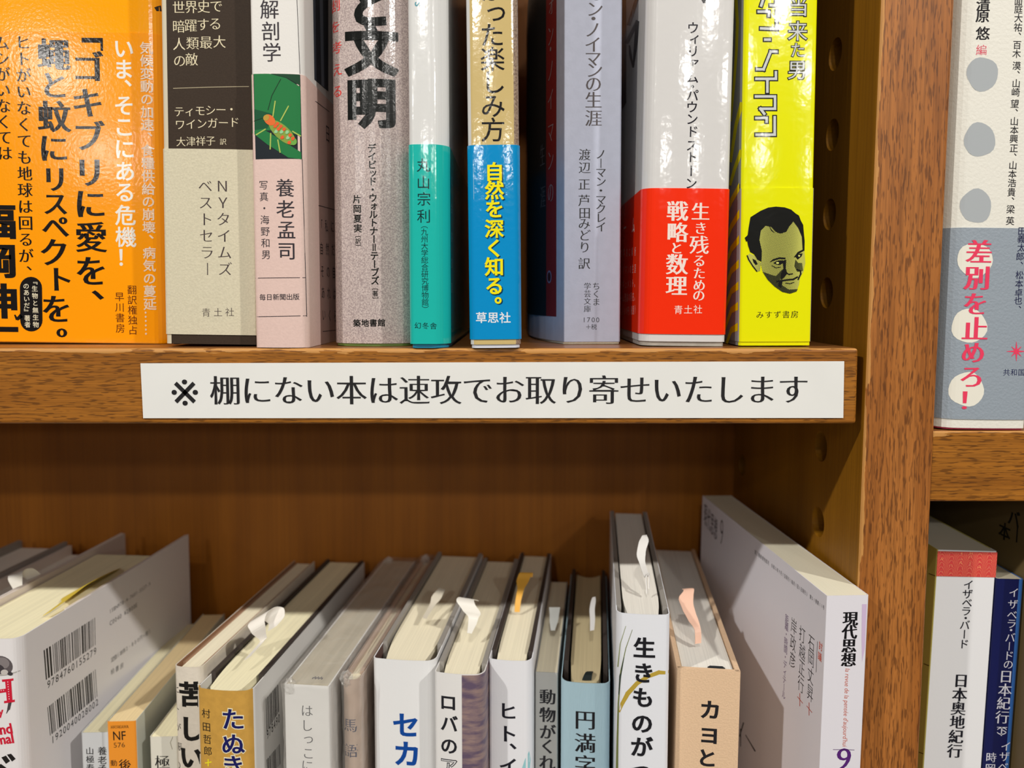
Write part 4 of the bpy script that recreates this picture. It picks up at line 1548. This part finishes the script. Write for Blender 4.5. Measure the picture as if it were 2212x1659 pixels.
b = lower('hardcover_book', 'wide white book with two big royal blue katakana on its spine', 808, 940, 1424, 0.020, 0.124, rl=0.0016, rr=0.004, bulge=0.0008)
b.sheet('jacket', 0, b.h, 0, 0.0004, JW((232, 232, 232)), inner=mat((96, 70, 66), 0.6, name='brown_lining'))
b.pages(0.003, b.h - 0.0012, CREAM, ins=0.0026, taper=0.0022, tl=0.03)
b.boards(0, b.h + 0.0008, CARD, y0=0.014)
b.chars('F', 'セカ', [(877, 1566), (879, 1628)], [60, 62], (10, 70, 152), (0.034, 0.028))
b.finish()
b = lower('hardcover_book', 'white book with a strip of purple-brown painted picture down the right of its spine', 940, 1045, 1455, 0.0115, 0.128, rl=0.001, rr=0.0035, bulge=0.0012)
PUR = mat((98, 82, 104), 0.35, 0.2, 500, mottle=0.3, mscale=1.0, mcol=(150, 126, 122), name='purple_painting', aniso=(120, 100, 420))
sx = b.loc('F', 998, 1540)[0]
b.sheet('jacket', 0, b.h, 0, 0.0004, JW((230, 228, 226)))
b.sheet('painted_strip', 0.0002, b.h - 0.0002, 0.00008, 0.0002, PUR, yback=0.020).data
# the strip starts right of the white field: remove the faces left of it
me = b.root.children[-1].data
bm = bmesh.new()
bm.from_mesh(me)
bmesh.ops.bisect_plane(bm, geom=bm.verts[:] + bm.edges[:] + bm.faces[:], plane_co=(sx, 0, 0), plane_no=(-1, 0, 0), clear_outer=True)
bm.to_mesh(me)
bm.free()
b.pages(0.003, b.h - 0.0012, CREAM, ins=0.0024, taper=0.001)
b.boards(0, b.h + 0.0005, CARD)
K = (34, 34, 40)
b.chars('F', 'ロバの', [(968, 1517), (970, 1563), (970, 1611)], 40, K, (0.028, 0.022))
b.chars('F', 'ア', [(969, 1655)], 42, K, (0.03, 0.028))
b.chars('F', 'ア', [(969, 1655)], 42, (226, 226, 226), (-0.012, -0.014), lay=2)
b.finish()
b = lower('hardcover_book', 'white book with bold black katakana and an amber slip in its pages', 1057, 1149, 1426, 0.020, 0.125, rl=0.0014, rr=0.003, bulge=0.001)
b.sheet('jacket', 0, b.h, 0, 0.0004, JW((230, 230, 234)))
b.pages(0.003, b.h - 0.0012, CREAM, ins=0.0024, taper=0.0006)
b.boards(0, b.h + 0.0005, DARKCARD)
b.chars('F', 'ヒト、イ', [(1097, 1536), (1097, 1585), (1100, 1622), (1098, 1655)], 42, (30, 30, 40), (0.034, 0.014))
b.poly('F', [(1126, 1664), (1134, 1640), (1143, 1622), (1146, 1640), (1144, 1664)], (150, 200, 206), part='print')
b.finish()
b = lower('paperback_book', 'short grey-white paperback sunk between taller neighbours, left of the pale blue spine', 1156, 1205, 1452, 0.030, 0.100, rl=0.0006, rr=0.0006, vpx=1290)
b.sheet('cover', 0, b.h, 0, 0.0003, mat((190, 190, 186), 0.4, 0.15, 900, name='grey_cover'))
b.pages(0.0, b.h - 0.0002, CREAM)
b.chars('F', '動物がくれ', [(1183, 1505), (1183, 1544), (1183, 1581), (1183, 1612), (1182, 1647)], 36, (46, 46, 50), (0.034, 0.002))
b.finish()
b = lower('hardcover_book', 'pale blue laid-paper book with a black ribbon end at its page top', 1211, 1318, 1474, 0.0225, 0.118, rl=0.0035, rr=0.0025, bulge=0.0010, vpx=1290)
b.sheet('jacket', 0, b.h, 0, 0.0004, mat((172, 202, 214), 0.6, 0.8, 1.0, name='pale_blue_laid', aniso=(2400, 10, 200)), inner=mat((92, 60, 44), 0.6, name='brown_lining'))
b.pages(0.003, b.h + 0.0004, mat((214, 198, 156), 0.75, bump=0.4, bscale=1.0, mottle=0.1, mscale=1.0, name='page_edges_dark', aniso=(2200, 12, 500)), ins=0.0034, taper=0.001, front=0.001, hollow=0.004)
b.boards(0, b.h + 0.003, DARKCARD, y0=0.012, ins=0.0008)
b.chars('F', '円満字', [(1264, 1555), (1264, 1605), (1264, 1652)], 47, (32, 30, 34), (0.024, -0.008))
b.finish()
rb_ = [b.M @ Vector((b.w * 0.53 + 0.0004 * i, 0.001 + 0.0016 * i, b.h + 0.0008 + 0.0012 * math.sin(i * 0.8))) for i in range(5)]
V, Fc = [], []
for i, p in enumerate(rb_):
    for dx, dz in ((-0.0018, 0), (0.0018, 0), (0.0018, 0.0005), (-0.0018, 0.0005)):
        V.append(b.Mi @ (p + Vector((dx * (1 - 0.12 * i), 0, dz))))
for i in range(4):
    for k in range(4):
        a, d_ = i * 4 + k, i * 4 + (k + 1) % 4
        Fc.append((a, d_, d_ + 4, a + 4))
Fc += [(3, 2, 1, 0), (16, 17, 18, 19)]
mesh_obj('ribbon', V, Fc, mat((22, 34, 34), 0.5, name='black_ribbon'), b.root)

b = lower('hardcover_book', 'tall white book with bold black title crossed by a painted ochre blade of grass', 1331, 1448, 1326, 0.002, 0.134, rl=0.0026, rr=0.0018, bulge=0.0010)
b.sheet('jacket', 0, b.h, 0, 0.0004, JW((230, 232, 238)), inner=mat((120, 112, 108), 0.6, name='grey_lining'))
b.pages(0.003, b.h - 0.0008, WHITEP, ins=0.0028, taper=0.0014)
b.boards(0, b.h + 0.0002, CARD)
OC, OL = (186, 158, 62), (120, 128, 74)
b.stroke('F', [(1444, 1449), (1424, 1452), (1400, 1461), (1376, 1476), (1356, 1498), (1344, 1520), (1338, 1538)], [5, 9, 8, 9, 10, 8, 3], OC, lay=0, part='grass_print', cap=0.2)
b.stroke('F', [(1366, 1360), (1352, 1400), (1341, 1450), (1336, 1520), (1334, 1600), (1333, 1662)], [0.8, 1.5, 2.2, 3, 4, 5], OL, lay=1, part='grass_print', cap=0.1)
b.stroke('F', [(1352, 1352), (1340, 1390), (1335, 1440)], [0.8, 1.6, 2.6], (150, 158, 110), lay=1.4, part='grass_print', cap=0.1)
b.stroke('F', [(1348, 1420), (1340, 1460), (1337, 1500)], [1, 4, 2], (60, 70, 60), lay=1.8, part='grass_print', cap=0.1)
b.chars('F', '生きものがつ', [(1392, 1399), (1390, 1453), (1389, 1506), (1387, 1562), (1386, 1613), (1385, 1668)], 48, (28, 28, 34), (0.032, 0.022), lay=3)
b.finish()
b = lower('hardcover_book', 'peach-tan cloth-textured book with a pink slip, left of the wide-leaning journal', 1462, 1600, 1445, 0.006, 0.138, rl=0.0004, rr=0.0004, lean=math.radians(0.5), vpx=1296)
PE = mat((228, 194, 158), 0.65, 0.5, 1500, mottle=0.07, mscale=1500, name='peach_paper')
b.sheet('cover', 0, b.h, 0, 0.0018, PE)
b.pages(0.003, b.h - 0.001, WHITEP, ins=0.0022, front=0.002)
b.chars('F', 'カヨと', [(1534, 1533), (1532, 1588), (1527, 1637)], [46, 44, 44], (34, 32, 36), (0.036, 0.026))
b.finish()
rbn = mesh_obj('headband', [(b.w * 0.5, 0.0022, b.h - 0.0004), (b.w * 0.78, 0.0022, b.h - 0.0004), (b.w * 0.78, 0.0034, b.h - 0.0004), (b.w * 0.5, 0.0034, b.h - 0.0004),
                          (b.w * 0.54, 0.0022, b.h + 0.0004), (b.w * 0.74, 0.0022, b.h + 0.0004), (b.w * 0.74, 0.0034, b.h + 0.0002), (b.w * 0.54, 0.0034, b.h + 0.0002)],
               [(0, 1, 5, 4), (1, 2, 6, 5), (2, 3, 7, 6), (3, 0, 4, 7), (4, 5, 6, 7)], mat((26, 34, 40), 0.6, name='ribbon_dark'), b.root)

# journal
P0 = hit_y(1787, 1290, -0.010)
zt = P0.z
Pb = hit_z(1518, 1072, zt)
dr = Pb - P0
yw = math.atan2(dr.x, dr.y)
b = lower('journal', 'thick white journal set askew against the upright, purple numeral 9 on its spine', 1787, 1878, 1290, -0.010, min(dr.length, 0.142), yaw=yw, lean=math.radians(0.9), rl=0.0002, rr=0.0006, cat='magazine')
b.gloss = dict(rough=0.5, spec=0.2)
b.sheet('cover', 0, b.h, 0, 0.0003, mat((226, 223, 230), 0.5, 0.1, 900, name='journal_cover'))
b.pages(0.0, b.h - 0.0001, mat((234, 228, 204), 0.75, bump=0.15, bscale=1.0, mottle=0.03, mscale=1.0, name='journal_pages', aniso=(2600, 30, 500)), ins=0.0003, back=0.0)
b.chars('F', '現代思想', [(1837, 1336), (1835, 1365), (1834, 1395), (1833, 1425)], 34, (20, 18, 22), (0.046, 0.004))
b.run('F', "la revue de la pensée d'aujourd'hui", (1826, 1444), (1820, 1612), (196, 90, 60), (0, -0.006), hs=1.2, slant=0.22)
b.stroke('F', [(1800, 1619), (1845, 1620)], 1.2, (90, 60, 110), part='lettering')
b.run('F', '9', (1806, 1664), (1837, 1663), (86, 36, 116), (0.01, -0.012), hs=1.0)
b.poly('F', [(1862, 1305), (1872, 1305), (1868, 1400), (1862, 1430), (1861, 1380)], (206, 184, 214), part='print')
G5 = (90, 84, 88)
b.chars('L', '第三種郵便物認可　令和5年9月1日発行(毎月1回1日発行)　第51巻第11号', [(1632, 1193), (1779, 1312)], 10.5, G5, (0.004, 0.004), rot=False, sx=0.8)
K = (52, 48, 52)
b.chars('L', '石岡丈昇', [(1753, 1389), (1752, 1422), (1751, 1459), (1750, 1497)], 38, K, (-0.006, -0.008), sx=0.8)
b.chars('L', '打越正行', [(1733, 1371), (1733, 1408), (1732, 1443), (1730, 1478)], 38, K, (-0.006, -0.008), sx=0.8)
b.chars('L', '岸政彦', [(1715, 1353), (1713, 1389), (1712, 1426)], 38, K, (-0.006, -0.008), sx=0.8)
b.chars('L', '距離・時間・ディテール', [(1700, 1337), (1693, 1501)], 20, (120, 96, 130), (0.004, 0), sx=0.9)
b.chars('L', '討議', [(1773, 1396), (1771, 1418)], 20, (210, 80, 50), (0.012, 0.008), sx=0.9)
b.stroke('L', [(1766, 1386), (1763, 1452)], 0.9, (90, 80, 90), part='rule_line')
for (x, y) in ((1728, 1512), (1748, 1532)):
    b.stroke('L', [(x - 5, y - 7), (x + 6, y + 7)], 1.2, (190, 80, 60), part='lettering')
    b.stroke('L', [(x, y - 14), (x, y + 13)], 1.2, (190, 80, 60), lay=0.4, part='lettering')
b.stroke('L', [(1606, 1562), (1598, 1590)], [2.5, 2], (50, 48, 50), part='lettering')
b.stroke('L', [(1600, 1575), (1600, 1612)], [2, 1.4], (50, 48, 50), lay=0.3, part='lettering')
b.stroke('L', [(1611, 1588), (1631, 1622)], [1.4, 2.6], (50, 48, 50), part='lettering')
b.chars('L', '現代思想', [(1524, 1112), (1546, 1142)], 52, (84, 76, 84), (0.02, 0.0), rot=False, sx=0.4)
b.chars('L', '9', [(1559, 1150)], 84, (84, 76, 84), (-0.012, -0.016), rot=False, sx=0.5)
b.finish()

# ================================================================== RIGHT BAY, LOWER
rg = dict(group='books in the right bay')
b = lower('paperback_book', 'white paperback with a red marbled band at its head, low in the right bay', 2025, 2154, 1191, 0.021, 0.105, shelf=Z_RLO, yaw=0.0, lean=math.radians(1.6), rl=0.0006, rr=0.0006, **rg)


def marbled():
    m = bpy.data.materials.new('red_marbling')
    m.use_nodes = True
    nt = m.node_tree
    p = nt.nodes['Principled BSDF']
    p.inputs['Roughness'].default_value = 0.4
    tc = nt.nodes.new('ShaderNodeTexCoord')
    mp = nt.nodes.new('ShaderNodeMapping')
    mp.inputs['Scale'].default_value = (270, 0, 620)
    nt.links.new(tc.outputs['Object'], mp.inputs[0])
    sep = nt.nodes.new('ShaderNodeSeparateXYZ')
    nt.links.new(mp.outputs[0], sep.inputs[0])

    def op(o, a, b_=None):
        n = nt.nodes.new('ShaderNodeMath')
        n.operation = o
        for i, v in enumerate((a, b_)):
            if v is None:
                continue
            if isinstance(v, (int, float)):
                n.inputs[i].default_value = v
            else:
                nt.links.new(v, n.inputs[i])
        return n.outputs[0]
    fx = op('SUBTRACT', op('FRACT', sep.outputs[0]), 0.5)
    arch = op('MULTIPLY', op('MULTIPLY', fx, fx), 9.0)
    nz = nt.nodes.new('ShaderNodeTexNoise')
    nz.inputs['Scale'].default_value = 1.3
    nt.links.new(mp.outputs[0], nz.inputs[0])
    v = op('FRACT', op('ADD', op('ADD', op('ADD', sep.outputs[2], arch), op('MULTIPLY', nz.outputs[0], 2.2)), op('MULTIPLY', op('FLOOR', sep.outputs[0]), 0.37)))
    r = nt.nodes.new('ShaderNodeValToRGB')
    e = r.color_ramp.elements
    e[0].position, e[0].color = 0.0, lin((216, 72, 60))
    e[1].position, e[1].color = 0.62, lin((206, 62, 70))
    for pos, c in ((0.68, (240, 150, 96)), (0.78, (240, 132, 84)), (0.86, (186, 44, 92)), (0.96, (226, 90, 62))):
        k = e.new(pos)
        k.color = lin(c)
    nt.links.new(v, r.inputs[0])
    nt.links.new(r.outputs[0], p.inputs['Base Color'])
    return m


_, zm, _ = b.loc('F', 2090, 1245)
YG = mat((214, 204, 110), 0.4, 0.2, 900, name='yellow_cover')
b.sheet('cover', 0, b.h, 0, 0.0003, YG, cols=[(0.0004, b.w + 0.01, JW((232, 232, 234)), 0.004)])
P = b.path(0.0001)
b.obi = (zm, b.h, 0.00015)
b.poly('F', [(2026, 1190), (2156, 1192), (2151, 1246), (2023, 1244)], None, lay=5, part='marbled_print', m=marbled())
b.pages(0.0, b.h - 0.0002, mat((214, 206, 184), 0.75, name='pages_plain'))
K = (26, 26, 36)
b.chars('F', 'イザベラ・バード', [(2092, 1263), (2090, 1283), (2089, 1302), (2087, 1320), (2086, 1335), (2084, 1350), (2083, 1370), (2082, 1391)], 23, K, (0.014, 0.008))
b.stroke('F', [(2007, 1443), (2134, 1447)], 1.4, (130, 130, 138), part='rule_line', cap=0)
for y in (1241, 1436, 1627):
    b.stroke('L', [(2007 - (y - 1241) * 0.055, y - 2), (2023 - (y - 1241) * 0.055, y + 4)], 1.5, (90, 66, 30), part='rule_line#%d' % y)
b.chars('F', '日本奥地紀行', [(2076, 1470), (2073, 1500), (2070, 1530), (2068, 1560), (2065, 1591), (2062, 1622)], 33, K, (0.034, 0.0))
b.finish()
b = lower('paperback_book', 'navy blue paperback with white writing, right of the red marbled head', 2153, 2213, 1252, 0.021, 0.105, shelf=Z_RLO, yaw=0.0, lean=math.radians(1.6), rl=0.0006, rr=0.0012, **rg)
b.gloss = dict(rough=0.3)
LB = mat((52, 104, 176), 0.3, name='blue_edge')
b.sheet('cover', 0, b.h, 0, 0.0003, mat((14, 22, 78), 0.3, 0.1, 900, name='navy_cover'), cols=[(b.w - 0.0019, 1, LB, 1)])
b.pages(0.0, b.h - 0.0002, mat((206, 196, 172), 0.75, name='pages_plain2'))
WH = (226, 226, 236)
b.chars('F', 'イザベラ・バードの', [(2190, 1280), (2188, 1305), (2186, 1328), (2185, 1347), (2184, 1361), (2182, 1377), (2180, 1396), (2179, 1416), (2178, 1435)], 23, WH, (0.004, -0.008))
b.chars('F', '日本紀行（下）', [(2173, 1461), (2171, 1490), (2168, 1519), (2165, 1549), (2165, 1567), (2164, 1579), (2163, 1591)], [31, 31, 31, 31, 22, 24, 22], WH, (0.014, -0.01))
b.chars('F', 'イザベ', [(2173, 1612), (2170, 1634), (2167, 1656)], 24, WH, (0.004, -0.008))
b.chars('F', '時岡', [(2141, 1636), (2139, 1660)], 24, WH, (0.004, -0.008))
b.finish()
b = lower('hardcover_book', 'tall tan book in deep shade at the right frame edge of the lower right bay', 2266, 2400, 1096, 0.012, 0.135, shelf=Z_RLO, yaw=0.0, lean=math.radians(1.6), **rg)
b.sheet('jacket', 0, b.h, 0, 0.0004, mat((112, 94, 60), 0.5, name='tan_jacket'))
b.pages(0.003, b.h - 0.002, CREAM, ins=0.0024)
K = (24, 22, 20)
b.chars('L', 'バ本ー', [(2190, 1120), (2170, 1148), (2197, 1155)], 40, K, (0.03, 0.01))
b.finish()

# ================================================================== SIGN
SG = Book('shelf_sign', 'long white label strip with one line of black Japanese print, stuck along the board edge', None, hit_y(309, 904, -0.00045), 0, 0, 0, cat='sign')
p00, p10, p11, p01 = [hit_y(x, y, -0.0006) for x, y in ((309, 903.5), (1822, 903), (1824, 780.5), (303, 785))]
O = SG.root.matrix_world.translation
V = []
for y in (0.0, -0.00035):
    for p in (p00, p10, p11, p01):
        V.append((p.x - O.x, y + 0.0003 - 0.0, p.z - O.z))
sm = mat((232, 232, 228), 0.5, mottle=0.03, mscale=40, name='label_paper')
mesh_obj('label_card', V, [(0, 1, 2, 3), (4, 5, 6, 7), (0, 1, 5, 4), (1, 2, 6, 5), (2, 3, 7, 6), (3, 0, 4, 7)], sm, SG.root)
SG.w, SG.rl, SG.rr, SG.b = 1.0, 0, 0, 0
SG.gloss = dict(rough=0.5)
SG.chars('F', '※', [(419, 843)], 108, (16, 14, 18), (-0.006, -0.006), rot=False, lay=3)
SG.chars('F', '　棚にない本は速攻でお取り寄せいたします', [(419, 843), (1713, 841)], 69, (16, 14, 18), (0.013, -0.014), rot=False, lay=3)
for i in range(26):
    rx = random.Random(i * 7)
    x, y = (1080 + rx.random() * 30, 880 + rx.random() * 18) if i < 12 else (330 + rx.random() * 1470, 790 + rx.random() * 108)
    SG.ell('F', (x, y), 0.5 + rx.random() * 1.0, 0.5 + rx.random() * 0.8, (150, 142, 136), n=7, part='dirt_speck')
SG.finish()

# ================================================================== PAPER SLIPS
slip('yellow paper slip lying over the pages of the barcode book', [(100, 1326, 0.035), (140, 1297, 0.045), (165, 1275, 0.056), (205, 1255, 0.075), (238, 1240, 0.095)],
     [0.003, 0.0045, 0.013, 0.016, 0.012], (226, 198, 70), across=(0.9, 0.1, 0.5))
slip('clear white paper loop standing behind the far left page top', [(38, 1268, 0.060), (33, 1245, 0.062), (38, 1236, 0.066), (55, 1235, 0.07), (74, 1246, 0.074)], [0.004, 0.006, 0.007, 0.007, 0.006], (226, 222, 214), across=(0.5, 0.8, 0.1), thick=0.00015)
slip('large curled white slip on the gold-spined book', [(534, 1422, 0.021), (566, 1386, 0.030), (568, 1378, 0.031), (557, 1356, 0.030), (556, 1338, 0.032), (572, 1325, 0.036), (590, 1326, 0.038), (598, 1340, 0.036), (588, 1358, 0.034)],
     [0.0025, 0.0028, 0.003, 0.006, 0.008, 0.009, 0.009, 0.007, 0.004], (228, 222, 212), across=(0.75, 0.5, 0.35))
slip('thin clear slip lying on the page top of the blue-lettered white book', [(917, 1336, 0.05), (932, 1310, 0.06), (943, 1290, 0.066), (955, 1272, 0.072)], [0.0018, 0.0022, 0.0042, 0.003], (214, 206, 188), across=(0.9, 0.1, -0.3))
slip('rolled white slip above the purple-striped book', [(1014, 1368, 0.036), (1022, 1338, 0.042), (1018, 1320, 0.043), (1006, 1302, 0.044), (1008, 1293, 0.047), (1022, 1296, 0.05)], [0.002, 0.004, 0.008, 0.008, 0.007, 0.005], (232, 228, 218), across=(1, 0.2, -0.25))
slip('amber curled slip of the book with bold katakana', [(1117, 1322, 0.064), (1119, 1300, 0.066), (1124, 1276, 0.07), (1130, 1252, 0.075), (1137, 1237, 0.078), (1144, 1246, 0.08)], [0.0024, 0.0026, 0.003, 0.006, 0.006, 0.003], (226, 168, 62), across=(1, 0.2, -0.1))
slip('faint slip over the short grey-white paperback', [(1194, 1362, 0.06), (1197, 1335, 0.064), (1198, 1312, 0.068)], [0.002, 0.004, 0.005], (176, 178, 174), across=(1, 0, 0))
slip('narrow white slip standing over the pale blue book', [(1279, 1362, 0.052), (1280, 1338, 0.056), (1279, 1318, 0.06), (1281, 1302, 0.064), (1283, 1290, 0.068)], [0.002, 0.0024, 0.0026, 0.0026, 0.0016], (230, 228, 226), across=(1, 0.4, 0))
slip('tall white folded slip on the book with the ochre grass blade', [(1398, 1281, 0.018), (1396, 1248, 0.020), (1402, 1240, 0.022), (1402, 1270, 0.019)], 0.0018, (236, 234, 230), across=(0.3, 1, 0), group='paper slips standing out of the page tops')
slip('long wavy white slip above the folded one', [(1397, 1246, 0.022), (1388, 1218, 0.03), (1385, 1195, 0.034), (1390, 1172, 0.038), (1392, 1156, 0.042)], [0.0024, 0.0028, 0.0044, 0.005, 0.0024], (222, 220, 216), across=(1, 0.5, 0))
slip('pink paper slip bending back over the peach-tan book', [(1508, 1390, 0.024), (1507, 1360, 0.026), (1496, 1336, 0.030), (1486, 1312, 0.034), (1482, 1290, 0.038), (1488, 1274, 0.042), (1478, 1272, 0.044)], [0.0028, 0.0028, 0.0045, 0.0055, 0.007, 0.005, 0.002], (234, 190, 166), across=(1, 0.35, 0))
